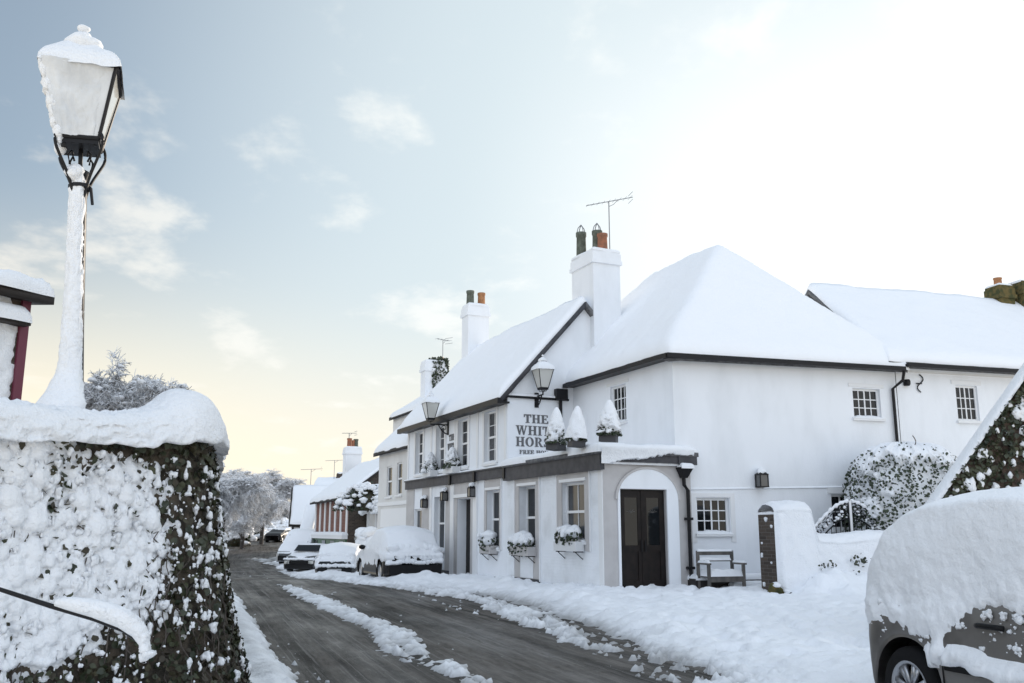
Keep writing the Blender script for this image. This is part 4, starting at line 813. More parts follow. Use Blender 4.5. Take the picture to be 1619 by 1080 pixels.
# ------------------------------------------------------------------ street lamp behind the wall
def lantern(parent, w1, w0, h, roof_h, snow=True, bar=.022, glassm='lamp_glass', frost=None, z0=0, sn=1.0):
    """four sided tapering lantern, wider at the top; local coords, base at z0"""
    m = MB(); a, b = w0 / 2, w1 / 2; z1 = z0 + h
    cor = [(-1, -1), (1, -1), (1, 1), (-1, 1)]
    for sx2, sy2 in cor: m.tube([(sx2 * a, sy2 * a, z0), (sx2 * b, sy2 * b, z1)], bar, 6)
    for (q, z, t) in ((a, z0, bar * 1.2), (b, z1, bar * 1.4)):
        for i in range(4):
            p, r = cor[i], cor[(i + 1) % 4]; m.tube([(p[0] * q, p[1] * q, z), (r[0] * q, r[1] * q, z)], t, 6)
    m.box(-a, a, -a, a, z0 - .05, z0 - .001); m.build('lantern_frame', 'black_iron', parent, world=False)
    for i in range(4):
        p, r = cor[i], cor[(i + 1) % 4]; g = MB(); k = .93; zz0, zz1 = z0 + .01, z1 - .01
        qd = [(p[0] * a * k if abs(p[0] - r[0]) > 0 else p[0] * a, p[1] * a * k if abs(p[1] - r[1]) > 0 else p[1] * a, zz0), (r[0] * a * k if abs(p[0] - r[0]) > 0 else r[0] * a, r[1] * a * k if abs(p[1] - r[1]) > 0 else r[1] * a, zz0),
              (r[0] * b * k if abs(p[0] - r[0]) > 0 else r[0] * b, r[1] * b * k if abs(p[1] - r[1]) > 0 else r[1] * b, zz1), (p[0] * b * k if abs(p[0] - r[0]) > 0 else p[0] * b, p[1] * b * k if abs(p[1] - r[1]) > 0 else p[1] * b, zz1)]
        n = np.array((p[0] + r[0], p[1] + r[1], 0)) / 2.0; g.prism(qd, -n * .012); g.build('pane', (frost[i] if frost else glassm), parent, world=False)
    m = MB(); b2 = b * 1.08; c = b * .34; zc = z1 + roof_h
    m.hexa([(-b2, -b2, z1 + .005), (b2, -b2, z1 + .005), (b2, b2, z1 + .005), (-b2, b2, z1 + .005)], [(-c, -c, zc), (c, -c, zc), (c, c, zc), (-c, c, zc)])
    m.box(-c * .9, c * .9, -c * .9, c * .9, zc + .001, zc + h * .12); m.hexa([(-c * 1.2, -c * 1.2, zc + h * .12), (c * 1.2, -c * 1.2, zc + h * .12), (c * 1.2, c * 1.2, zc + h * .12), (-c * 1.2, c * 1.2, zc + h * .12)], [(-c * .3, -c * .3, zc + h * .24), (c * .3, -c * .3, zc + h * .24), (c * .3, c * .3, zc + h * .24), (-c * .3, c * .3, zc + h * .24)])
    m.lathe([(.012, 0), (h * .03, .02), (h * .05, h * .06), (h * .025, h * .10), (.006, h * .16)], 10, (0, 0, zc + h * .23)); rf = m.build('lantern_roof', 'black_iron', parent, world=False)
    if snow:
        n = 40; gx, gy = np.meshgrid(np.linspace(-1, 1, n), np.linspace(-1, 1, n), indexing='ij'); e = np.maximum(abs(gx), abs(gy)); ro = np.hypot(gx, gy)
        rr = e * .55 + ro * .45
        hz_ = np.where(e < .34, zc, z1 + roof_h * (1 - e) / .66) + sn * roof_h * .55 * np.sqrt(np.maximum(1 - np.clip((e - .72) / .28, 0, 1) ** 2, 0)) * (1 - .12 * ro) - .02 + sn * .16 * roof_h * fbm(gx * 2 + w1 * 9, gy * 2, 301, 3)
        Vs = np.stack([gx * b2 * 1.07, gy * b2 * 1.07, hz_], -1).reshape(-1, 3); link_mesh('snow', Vs, grid_faces(n, n), 'snow_fine', parent, True, False)
        V1, F1 = blobs([(-.1 * c, -.15 * c, zc + h * .17), (-.1 * c, -.05 * c, zc + h * .32), (-.05 * c, 0, zc + h * .46)], [c * 1.2 * sn, c * .62 * sn, c * .40 * sn], (1, 1, .75), .2, True); link_mesh('snow', V1, F1, 'snow_fine', parent, True, False)
    return parent
YL = 7.05
pb = at_y(107, 610, YL); pt = at_y(118, 268, YL); zl0 = at_y(124, 226, YL)[2]; zl1 = at_y(124, 118, YL)[2]
tl_ = math.atan((pt[0] - pb[0]) / (pt[2] - pb[2]))
SL = thing('street_lamp', 'tall old street lamp caked in snow, standing behind the ivy covered wall', 'street lamp', (pb[0] + .045 - pb[2] * math.tan(tl_), YL, 0))
SL.rotation_euler = (0, tl_, 0)
hp_ = pt[2]; m = MB(); m.lathe([(.12, 0), (.12, 1.9), (.105, 2.1), (.075, 2.35), (.062, 3.0), (.055, hp_ - .1), (.075, hp_ - .06), (.075, hp_ - .02), (.04, hp_)], 16); m.tube([(0, 0, hp_ - .02), (0, 0, zl0)], .018, 8); m.build('post', 'black_iron', SL, True, False)
# snow driven onto the camera side of the post
ang = np.linspace(0, 2 * PI, 49)[:-1]; zp = np.arange(1.75, hp_ - .02, .02); A_, Z_ = np.meshgrid(ang, zp, indexing='ij')
side = sstep(-.55, .35, -np.sin(A_) * .75 - np.cos(A_) * .62 + .75 * fbm(A_ * 3, Z_ * 7, 311, 4, .65))
rp = np.interp(Z_, [0, 1.9, 2.1, 2.35, 3.0, hp_ - .1, hp_], [.12, .12, .105, .075, .062, .055, .06])
fl = np.exp(-((Z_ - 2.42) / .17) ** 2) * .10 + sstep(2.5, 2.3, Z_) * .09 + .02 * sstep(3.6, 2.6, Z_)
rs_ = rp - .006 + side * (.030 + .012 * fbm(A_ * 1.5, Z_ * 2.5, 321, 3) + .012 * fbm(A_ * 6, Z_ * 14, 325, 2) + fl) + .022 * fbm(A_ * 5, Z_ * 16, 329, 3, .65)
V = np.stack([rs_ * np.cos(A_), rs_ * np.sin(A_), Z_], -1).transpose(1, 0, 2).reshape(-1, 3); link_mesh('snow', V, grid_faces(len(zp), len(ang), True), 'snow_fine', SL, True, False)
V, Fc = blobs([(-.04, -.05, 2.16), (.06, -.07, 2.1), (-.10, -.03, 2.08), (.02, -.12, 2.05)], [.15, .13, .12, .14], (1, 1, .8), .15, True); link_mesh('snow', V, Fc, 'snow_fine', SL, True, False)
# head of the lamp turned a little: build on an empty-free local axis by rotating coordinates
HZ = math.radians(20)
n_before = set(bpy.data.objects)
lantern(SL, .53, .28, zl1 - zl0 - .02, .17, True, .015, 'lamp_glass', ['frosted', 'lamp_glass', 'lamp_glass', 'frosted'], z0=zl0, sn=1.25)
for g in range(4):
    t = PI / 4 + g * PI / 2; c_, s_ = math.cos(t), math.sin(t); q = MB(); pts = []
    for (r, dz) in ((.05, -.20), (.10, -.08), (.19, .03), (.245, .10), (.24, .17), (.19, .20), (.15, .165), (.16, .115)): pts.append((r * c_, r * s_, hp_ + .02 + dz * (zl0 - hp_) / .17))
    pts = [np.array(p_) for p_ in pts]
    for _ in range(2): pts = [pts[0]] + [x_ for p_, r_ in zip(pts, pts[1:]) for x_ in (p_ * .75 + r_ * .25, p_ * .25 + r_ * .75)] + [pts[-1]]
    q.tube(pts, .012, 6)
    q.tube([(.10 * c_, .10 * s_, hp_ + .02), (.12 * c_, .12 * s_, hp_ + .1), (.085 * c_, .085 * s_, hp_ + .14), (.07 * c_, .07 * s_, hp_ + .1)], .009, 6); q.build('scroll_bracket', 'black_iron', SL, True, False)
for ob in set(bpy.data.objects) - n_before:
    co = np.zeros(len(ob.data.vertices) * 3, np.float32); ob.data.vertices.foreach_get('co', co); co = co.reshape(-1, 3); c_, s_ = math.cos(HZ), math.sin(HZ)
    co = np.stack([co[:, 0] * c_ - co[:, 1] * s_, co[:, 0] * s_ + co[:, 1] * c_, co[:, 2]], -1).astype(np.float32); ob.data.vertices.foreach_set('co', co.ravel()); ob.data.update()
for pp_, rr_ in (((-.155, -.02, zl0 - .03), .05), ((-.02, -.045, hp_ - .03), .07)): V, Fc = blobs([pp_, np.array(pp_) + np.array((.01, -.02, -.03))], [rr_, rr_ * .85], (1, 1, 1.1), .2); link_mesh('snow', V, Fc, 'snow_fine', SL, True, False)
# rime caked on the camera side pane and along its left edge
gu, gv = np.meshgrid(np.linspace(-1, 1, 60), np.linspace(0, 1, 70), indexing='ij'); hh_ = zl1 - zl0 - .02; wv = .14 + (.265 - .14) * gv; e_ = .006 + .035 * sstep(.1, -1.0, gu + .25 * fbm(gu * 3, gv * 4, 801, 3)) + .02 * fbm(gu * 6, gv * 7, 803, 4) - .03 * sstep(.55, .95, gu + .3 * fbm(gu * 5, gv * 5, 805, 3)) + .02 * sstep(.75, 1, gv)
lx_ = gu * (wv + .012); ly_ = -wv - e_; c_, s_ = math.cos(HZ), math.sin(HZ); link_mesh('snow', np.stack([lx_ * c_ - ly_ * s_, lx_ * s_ + ly_ * c_, zl0 + gv * hh_], -1).reshape(-1, 3), grid_faces(60, 70), 'frosted', SL, True, False)
ec = np.linspace(0, 1, 26); ex_ = -(.14 + .125 * ec) - .008; lx_, ly_ = ex_, ex_ + .004
V, Fc = blobs(np.stack([lx_ * c_ - ly_ * s_, lx_ * s_ + ly_ * c_, zl0 + ec * hh_], -1), .034 + .006 * np.sin(ec * 31), (1, 1, 1.9), .3); link_mesh('snow', V, Fc, 'snow_fine', SL, True, False)
ly_ = -gu * (wv + .01); lx_ = -wv - .012 - .03 * sstep(-.8, .6, -ly_ / wv + .5 * fbm(gu * 4, gv * 5, 807, 3)); link_mesh('snow', np.stack([lx_ * c_ - ly_ * s_, lx_ * s_ + ly_ * c_, zl0 + gv * hh_], -1).reshape(-1, 3), grid_faces(60, 70), 'snow_fine', SL, True, False)
q = MB(); q.tube([(.05, 0, hp_ - .12), (.09, 0, hp_ - .16), (.11, -.01, hp_ - .30)], .012, 6); q.lathe([(.085, 0), (.085, .03)], 12, (0, 0, hp_ - .16)); q.build('ladder_bar', 'black_iron', SL, False, False)

# ------------------------------------------------------------------ iron handrail in the near corner
HR = thing('handrail', 'thin black iron handrail with curled end under a ridge of snow, before ivy wall', 'handrail', at_y(120, 1000, 4.6) * np.array((1, 1, 0)))
hr = [at_y(-260, 870, 4.3), at_y(-120, 898, 4.4), at_y(0, 932, 4.5), at_y(80, 958, 4.55), at_y(150, 978, 4.6), at_y(195, 995, 4.62), at_y(220, 1012, 4.63), at_y(232, 1032, 4.63), at_y(226, 1048, 4.62)]
q = MB(); q.tube(hr, [.010, .010, .010, .012, .014, .015, .015, .014, .012], 8); q.build('rail', 'black_iron', HR, True)
p_ = hr[0] + (hr[1] - hr[0]) * .3; q = MB(); q.tube([p_, (p_[0], p_[1], -.1)], .012, 8); q.build('baluster', 'black_iron', HR, True)
sp = []; sr = []
for t in np.linspace(0, 1, 40):
    k = 3.1 + t * 4.4; i = int(k); p_ = hr[i] * (1 - (k - i)) + hr[min(i + 1, 8)] * (k - i); r_ = .012 + .036 * math.sin(PI * min(t * 1.08, 1) ** .8) ** .7 if t < .93 else .03
    sp.append(p_ + np.array((.0, -.01, r_ * .95 + .006))); sr.append(r_)
m = MB(); m.tube(sp, sr, 12); 
o_ = m.build('snow', 'snow_fine', HR, True)
V, Fc = blobs(sp[3:-2:2] + [hr[7] + np.array((.012, -.01, -.005)), hr[7] + np.array((-.01, -.01, -.02))], [r * .98 for r in sr[3:-2:2]] + [.03, .026], (1, 1, .85), .22); link_mesh('snow', V, Fc, 'snow_fine', HR, True)

# ------------------------------------------------------------------ tile hung house at the left edge
D5 = np.array((.5, .866)); c5 = at_y(36, 520, 13.2)[:2]; N5 = np.array((-.866, .5))
LH = thing('tile_hung_house', 'corner of a tile hung house plastered with snow, at the left edge', 'house', (*c5, 0)); c5 = np.array(c5)
H5 = Side(c5 - 9 * D5, c5, N5); e5 = at_y(60, 462, 13.2)[2]; l5 = at_y(50, 512, 13.2)[2]
q = MB(); q.fbox(H5, 0, 9, 0, 6, -.2, e5 - .05); q.build('wall', 'dark_brick', LH)
uu, zz = np.meshgrid(np.arange(3, 9.0, .04), np.arange(.2, e5 - .1, .04), indexing='ij'); off = .03 + .05 * fbm(uu * 2, zz * 2, 331, 3) + .09 * fbm(uu * 7, zz * 5, 341, 4, .65) + .35 * lumps(uu, zz, .16, 351, .2, .6, .45) * sstep(l5, l5 - 1.2, zz) - .03 * sstep(l5 - .05, l5 + .25, zz) - .05 * sstep(8.80, 9.0, uu)
P3 = np.stack([H5.o[0] + uu * D5[0] - N5[0] * off, H5.o[1] + uu * D5[1] - N5[1] * off, zz], -1); link_mesh('snow', P3.reshape(-1, 3), grid_faces(*uu.shape), 'snow_fine', LH, True)
q = MB(); q.fbox(H5, 8.93, 9.06, -.05, .1, -.2, e5 - .07); q.build('corner_board', 'purple_board', LH)
q = MB(); q.fbox(H5, 0, 8.98, -.22, -.01, l5 - .06, l5); q.build('ledge', 'timber_dark', LH); snow_quad('snow', [H5.P(2, -.26, 0)[:2], H5.P(8.99, -.26, 0)[:2], H5.P(8.99, 0, 0)[:2], H5.P(2, 0, 0)[:2]], lambda x, y: np.full(x.shape, l5), .20, LH, .05, .13, .07, 'snow_fine', 61)
r5 = lambda x, y: e5 + .12 * np.minimum((np.asarray(x) - c5[0]) * N5[0] + (np.asarray(y) - c5[1]) * N5[1], 3)
q5 = [H5.P(0, -.3, 0)[:2], H5.P(9.25, -.3, 0)[:2], H5.P(9.25, 6.3, 0)[:2], H5.P(0, 6.3, 0)[:2]]
rd = deck_quad('roof', q5, r5, LH, 'timber_dark', .5, .14, .0); snow_quad('snow', [H5.P(2, -.34, 0)[:2], H5.P(9.25, -.34, 0)[:2], H5.P(9.25, 6.3, 0)[:2], H5.P(2, 6.3, 0)[:2]], r5, .24, rd, .06, .22, .26, 'snow_fine', 71)

# ------------------------------------------------------------------ trees
def tree_mesh(h, spread, lev, seed, nbr=4, tw=.012, droop=.1, r0=None, trunk=.3, sides=3, wmax=None):
    rg = np.random.default_rng(seed); segs = []
    def grow(p, d, L, r, k):
        n = 3 if k > 0 else 2; q = p
        for i in range(n):
            d = d + rg.normal(0, .13 if k else .05, 3); d[2] += (-droop if k >= 3 else .04); d /= np.linalg.norm(d); q2 = q + d * L / n
            segs.append((q, q2, r * (1 - .35 * i / n), r * (1 - .35 * (i + 1) / n), k)); q = q2
            if k < lev:
                for b in range(nbr if k < lev - 1 else nbr + 1):
                    t = rg.uniform(0, 2 * PI); ax = np.array((math.cos(t), math.sin(t), rg.uniform(-.35, .6))); nd_ = d * rg.uniform(.3, .75) + ax * spread; nd_ /= np.linalg.norm(nd_)
                    grow(q - d * L / n * rg.uniform(0, .6), nd_, L * rg.uniform(.5, .72), max(r * .5, tw * .6), k + 1)
    grow(np.zeros(3), np.array((0, 0, 1.)), h * trunk * 1.4, r0 or h * .028, 0)
    A = np.array([s[0] for s in segs]); B = np.array([s[1] for s in segs]); ra = np.array([s[2] for s in segs]); rb = np.array([s[3] for s in segs]); K = np.array([s[4] for s in segs])
    sc = h / max(np.percentile(B[:, 2], 97), .1); A = A * sc; B = B * sc
    for q_ in (A, B): q_[:, 2] = np.where(q_[:, 2] > .75 * h, .75 * h + (q_[:, 2] - .75 * h) * .48, q_[:, 2])
    if wmax:
        k_ = wmax / np.percentile(np.hypot(B[:, 0], B[:, 1]), 97); A[:, :2] *= k_; B[:, :2] *= k_
    out = []
    for sel in (K <= 1, K > 1):
        a, b, r1, r2 = A[sel], B[sel], ra[sel], rb[sel]
        if len(a) == 0: out.append((np.zeros((0, 3)), np.zeros((0, 4), int))); continue
        T = b - a; T /= np.linalg.norm(T, axis=1, keepdims=True) + 1e-9; Uv = np.cross(T, np.array((.13, .31, .94))); Uv /= np.linalg.norm(Uv, axis=1, keepdims=True) + 1e-9; W = np.cross(T, Uv)
        n = 5 if out == [] else sides; th = np.arange(n) * 2 * PI / n
        ring = lambda c, r: c[:, None] + r[:, None, None] * (np.cos(th)[None, :, None] * Uv[:, None] + np.sin(th)[None, :, None] * W[:, None])
        Vv = np.concatenate([ring(a, r1), ring(b, r2)], 1); m_ = len(a); k = np.arange(n); base = (np.arange(m_) * 2 * n)[:, None]
        Fq = np.stack([base + k, base + (k + 1) % n, base + n + (k + 1) % n, base + n + k], -1).reshape(-1, 4); out.append((Vv.reshape(-1, 3), Fq))
    return out
def tree(label, loc, h, spread, lev, seed, nbr=4, tw=.012, group=None, cat='tree', name='snowy_tree', trunk=.3, droop=.1, rotz=0, leafy=0, wmax=None):
    t = thing(name, label, cat, loc, rotz, group); (v1, f1), (v2, f2) = tree_mesh(h, spread, lev, seed, nbr, tw, droop, trunk=trunk, wmax=wmax)
    link_mesh('trunk', v1, f1, 'snow_branch', t, True, False); link_mesh('crown', v2, f2, 'snow_twig', t, True, False)
    if leafy:
        rg = np.random.default_rng(seed); idx = rg.choice(len(v2), min(leafy, len(v2)), False); V, Fc = blobs(v2[idx] + np.array((0, 0, .02)), rg.uniform(.03, .075, len(idx)) * h / 5, (1.3, 1.3, .7), .3, False, rg); o_ = link_mesh('snow', V, Fc, 'snow', t, True, False); o_['kind'] = 'stuff'
    return t
def on(px, Y): # ground point under pixel column px at distance Y
    x_ = at_y(px, 840, Y)[0]; return (x_, Y, float(terr(0, Y)))
TG = 'snowy trees at the far end of the street'
bs = at_y(208, 600, 17); tree('rounded bare treetop white with frost, showing between lamp and end of ivy wall', (bs[0], 17, 0), at_y(208, 588, 17)[2] * 1.06, .95, 5, 21, 3, .013, None, 'tree', 'snowy_tree', .6, wmax=.85, leafy=500)
for (px, Y, top, lb, sd) in ((352, 62, 742, 'snowy tree nearest the ivy wall, half hidden by it', 31), (384, 78, 735, 'tallest rounded snowy tree above the end of the road', 32), (414, 88, 742, 'snowy tree with dark gaps leaning right over the far road', 33), (436, 110, 782, 'small pale snowy tree between tallest tree and black timbered house', 34), (462, 125, 800, 'faint snowy tree low behind the black timbered house', 35)):
    h_ = (at_y(px, top, Y)[2] - float(terr(0, Y))) * 1.0; tree(lb, on(px, Y), h_, .9, 5, sd, 3, .022 if Y < 100 else .03, TG, rotz=sd, leafy=900, wmax=h_ * .42)
# hedges and bushes under the trees
def bush(label, loc, rx, ry, h, seed, snow=.7, cat='bush', name='snowy_bush', group=None, nleaf=900, leaf=.09, nb=260):
    t = thing(name, label, cat, loc, 0, group); rg = np.random.default_rng(seed)
    d = rg.normal(0, 1, (nleaf, 3)); d /= np.linalg.norm(d, axis=1, keepdims=True); d[:, 2] = abs(d[:, 2]); p = d * rg.uniform(.75, 1.02, (nleaf, 1)) * np.array((rx, ry, h)) * (1 + .12 * np.sin(d[:, :1] * 5 + d[:, 1:2] * 4))
    V, Fc = leaves(p, d, rg.uniform(.6, 1.3, nleaf) * leaf, .7, rg); link_mesh('foliage', V, Fc, 'leaf_green', t, False, False)
    q = MB(); q.lathe([(min(rx, ry) * .9, 0), (min(rx, ry) * .82, h * .5), (min(rx, ry) * .45, h * .8), (.02, h * .9)], 14); q.build('core', 'leaf_brown', t, True, False)
    d = rg.normal(0, 1, (nb, 3)); d[:, 2] = abs(d[:, 2]) + .15; d /= np.linalg.norm(d, axis=1, keepdims=True); sel = rg.random(nb) < snow * (.35 + .65 * d[:, 2]); d = d[sel]
    V, Fc = blobs(d * np.array((rx, ry, h)) * 1.0, rg.uniform(.5, 1.4, len(d)) * h * .11, (1.25, 1.25, .75), .3, False, rg); link_mesh('snow', V, Fc, 'snow_fine', t, True, False); return t
for (px, Y, rx, h_, lb, sd) in ((372, 84, 1.6, 2.3, 'white rounded bush at the left verge beside the thin pole', 41), (398, 97, 1.6, 1.9, 'low snowy bush at the far bend of the road', 42), (420, 100, 1.3, 1.7, 'low snowy bush left of the far parked car', 43), (441, 104, 1.8, 2.1, 'snowy bush right of the far parked car', 44)):
    bush(lb, on(px, Y), rx, 1.2, h_, sd, .95, group='snowy bushes at the far bend', nleaf=300, leaf=.22, nb=220)
pl_ = on(381, 88); PO = thing('utility_pole', 'thin grey pole standing on the left verge before the far trees', 'pole', pl_)
q = MB(); q.lathe([(.10, -.1), (.085, 2), (.07, at_y(381, 772, 88)[2] - pl_[2])], 8); q.build('pole', 'wood', PO, True, False); q = MB(); zt = at_y(381, 776, 88)[2] - pl_[2]; q.tube([(-.5, 0, zt), (.5, 0, zt)], .05, 6); q.build('cross_arm', 'wood', PO, False, False)
# branch reaching in at the right edge
RT = tree('bare twiggy branch tips of a tree reaching in at the right edge above the roof', (20.6, 33, 0), 10.6, .85, 4, 57, 3, .016, None, 'tree', 'bare_tree', .45)

# ------------------------------------------------------------------ lanterns fixed to the inn
def hang_lantern(label, wallfr, u, zb, out, size, group):
    """big glass lantern carried on an iron bracket standing off the wall"""
    p = np.array(wallfr.P(u, -.001, zb)); d = -np.array((*wallfr.n, 0)); ang = math.atan2(d[1], d[0])
    t = thing('bracket_lantern', label, 'lantern', p, 0, group); t.rotation_euler = (0, 0, ang)   # local +x leads out of the wall
    b = MB(); b.box(-.0, .03, -.06, .06, -.30, .12); b.tube([(.02, 0, .02), (out, 0, .02), (out, 0, .12)], .022, 8)
    pts = [(.02, 0, -.28), (.10, 0, -.26), (.22, 0, -.18), (.30, 0, -.06), (.34, 0, .0)]; b.tube(pts, .02, 6)
    b.tube([(.16 + .07 * math.cos(a), 0, -.08 + .07 * math.sin(a)) for a in np.linspace(0, 5.2, 12)], .012, 5); b.build('bracket', 'black_iron', t, False, False)
    n0 = set(bpy.data.objects); lantern(t, .40 * size, .20 * size, .46 * size, .13 * size, True, .012, 'lamp_glass', None, .20, 1.15)
    for i in range(4):
        a = PI / 4 + i * PI / 2; q = MB(); q.tube([(.02 * math.cos(a), .02 * math.sin(a), .11), (.10 * math.cos(a), .10 * math.sin(a), .11), (.13 * math.cos(a), .13 * math.sin(a), .17), (.10 * size * 1.1 * math.cos(a), .1 * size * 1.1 * math.sin(a), .2)], .008, 5); q.build('scroll', 'black_iron', t, False, False)
    for ob in set(bpy.data.objects) - n0:
        for v in ob.data.vertices: v.co.x += out
    return t
G1 = 'glass lanterns on iron brackets above the raised lettering'
hb_, hz_ = Fr.hit_a(848, 628, 5.2); hang_lantern('large glass lantern on black bracket above the lettering of the gable end', S2, hb_, hz_, .42, 1.15, G1)
ha_, hz2 = Fr.hit(709, 673, 0); hang_lantern('large glass lantern on black bracket above the small lettering facing the street', S0, ha_, hz2, .62, 1.1, G1)
def wall_lamp(label, wallfr, u, z0, group, k=1.0):
    p = np.array(wallfr.P(u, -.001, z0)); d = -np.array((*wallfr.n, 0)); t = thing('wall_lamp', label, 'wall lamp', p, 0, group); t.rotation_euler = (0, 0, math.atan2(d[1], d[0]))
    w_, h_ = .13 * k, .36 * k; b = MB()
    b.box(0, .02, -.05 * k, .05 * k, .05, h_ * .9); x0, x1 = .04, .04 + 2 * w_
    for (x, y) in ((x0, -w_), (x1, -w_), (x0, w_), (x1, w_)): b.box(x - .012, x + .012, y - .012, y + .012, .02, h_)
    b.box(x0 - .015, x1 + .015, -w_ - .015, w_ + .015, h_, h_ + .03); b.box(x0 - .015, x1 + .015, -w_ - .015, w_ + .015, 0, .022); b.box(.0, x0, -.03, .03, h_ * .5, h_ * .6)
    b.hexa([(x0, -w_, h_ + .03), (x1, -w_, h_ + .03), (x1, w_, h_ + .03), (x0, w_, h_ + .03)], [(x0 + w_ * .7, -.03, h_ + .12), (x1 - w_ * .7, -.03, h_ + .12), (x1 - w_ * .7, .03, h_ + .12), (x0 + w_ * .7, .03, h_ + .12)]); b.build('lamp_case', 'black_iron', t, False, False)
    g = MB(); g.box(x0, x1, -w_ + .004, w_ - .004, .024, h_ - .002); g.build('pane', 'glass_dim', t, False, False)
    V, Fc = blobs([((x0 + x1) / 2, 0, h_ + .09), (x0 + .05, .02, h_ + .13)], [w_ * 1.05, w_ * .7], (1, 1, .8), .2, True); link_mesh('snow', V, Fc, 'snow_fine', t, True, False)
M['glass_dim'] = mat('glass_dim', (.10, .10, .10), .15, spec=.6)
G2 = 'black box lamps on the inn walls'
for (px, py, lb) in ((752, 786, 'black box lamp beside the street doorway, on the side nearest the camera'), (708, 792, 'middle one of three black box lamps, over the street doorway'), (676, 803, 'black box lamp farthest up the street, left of doorway')):
    a_, z_ = Fr.hit(px, py, 0); wall_lamp(lb, S0, a_, z_, G2, .68)
u_, z_ = hit3(1200, 771); wall_lamp('black box lamp alone on the long white wall above the bench', S3, u_, z_, G2, .8)

# ------------------------------------------------------------------ clipped cone shrubs and window boxes
def cone_shrub(label, loc, r, h, group, seed, cover=.9, pot=True, nm='cone_shrub'):
    t = thing(nm, label, 'shrub', loc, 0, group); rg = np.random.default_rng(seed); z0 = .15 if pot else 0
    if pot: q = MB(); q.box(-r * .8, r * .8, -r * .8, r * .8, 0, .13); q.box(-r * .86, r * .86, -r * .86, r * .86, .131, .16); q.build('planter', 'planter', t, False, False)
    n = 650; zt = rg.random(n) ** 1.8; a = rg.uniform(0, 2 * PI, n); rr = r * (1 - zt) ** .8 * (.85 + .32 * rg.random(n)) + .015
    p = np.stack([rr * np.cos(a), rr * np.sin(a), z0 + zt * h], -1); d = np.stack([np.cos(a), np.sin(a), .5 * np.ones(n)], -1); V, Fc = leaves(p, d, rg.uniform(.035, .075, n), .7, rg); link_mesh('foliage', V, Fc, 'leaf_green', t, False, False)
    # smooth jacket of snow, torn open near the foot
    A_, Z_ = np.meshgrid(np.linspace(0, 2 * PI, 41)[:-1], np.linspace(0, 1, 34), indexing='xy')
    R0 = r * np.maximum(1 - Z_, 0) ** .72 + .05 * np.sqrt(np.maximum(1 - Z_, 0)); c_ = cover - .12 + .55 * (Z_ - .35) + 1.0 * fbm(A_ * 2.6, Z_ * 7, seed, 4, .65)
    R_s = np.maximum(R0 * (1.02 + .30 * fbm(A_ * 1.9, Z_ * 5, seed + 7, 4, .6)) + .02 - .40 * r * sstep(.50, .25, c_) - .1 * r * sstep(.15, .0, Z_), .004)
    X_ = np.stack([R_s * np.cos(A_), R_s * np.sin(A_), z0 + .04 + Z_ * (h + .06)], -1); link_mesh('snow', X_.reshape(-1, 3), grid_faces(34, 40, True), 'snow_fine', t, True, False)
    V, Fc = blobs(np.stack([rg.uniform(-r, r, 9) * .8, rg.uniform(-r, r, 9) * .8, np.full(9, z0 + .03)], -1), rg.uniform(.06, .1, 9)); link_mesh('snow', V, Fc, 'snow_fine', t, True, False)
    return t
M['planter'] = mat('planter', (.05, .05, .055), .6); M['planter_white'] = mat('planter_white', (.66, .67, .68), .6)
G3 = 'clipped cone shrubs on the flat roof'
for (px, base_y, top_y, lb, sd, cv) in ((879, 712, 647, 'snowy cone shrub hiding the end of the gable lettering', 81, .62), (911, 707, 645, 'smoothest snowy cone shrub, middle of the three on the flat roof', 82, .95), (962, 699, 636, 'snowy cone shrub standing before the upper side window', 83, .66)):
    p_ = at_z(px, base_y, 3.33); k_ = p_[1]; zt_ = at_y(px, top_y, k_)[2]; cone_shrub(lb, p_, {81: .215, 82: .20, 83: .23}[sd], zt_ - 3.33 - .20, G3, sd, cv).rotation_euler = (.05 * math.sin(sd), .06 * math.cos(sd * 2), sd)
G4 = 'small shrubs in white troughs on the street ledge'
for (px, top_y, lb, sd) in ((722, 708, 'snowy shrub in white trough under the small street lettering', 85), (687, 716, 'snowy shrub in white trough left of the small street lettering', 86)):
    a_, _ = Fr.hit(px, 745, -.05); zt_ = Fr.hit(px, top_y, -.2)[1]; p_ = S0.P(a_, -.20, 3.20); t = cone_shrub(lb, p_, .26, zt_ - 3.40, G4, sd, .5, False, 'ledge_shrub')
    q = MB(); 
    fr_l = Frame((0, 0), Fr.d); q.fbox(fr_l, -.42, .42, -.15, .12, 0, .2); q.build('trough', 'planter_white', t, False, False)
    for ch in t.children:
        if ch.name.startswith(('foliage', 'snow')):
            for v in ch.data.vertices: v.co.z += .16
G5 = 'planted window boxes on the street front'
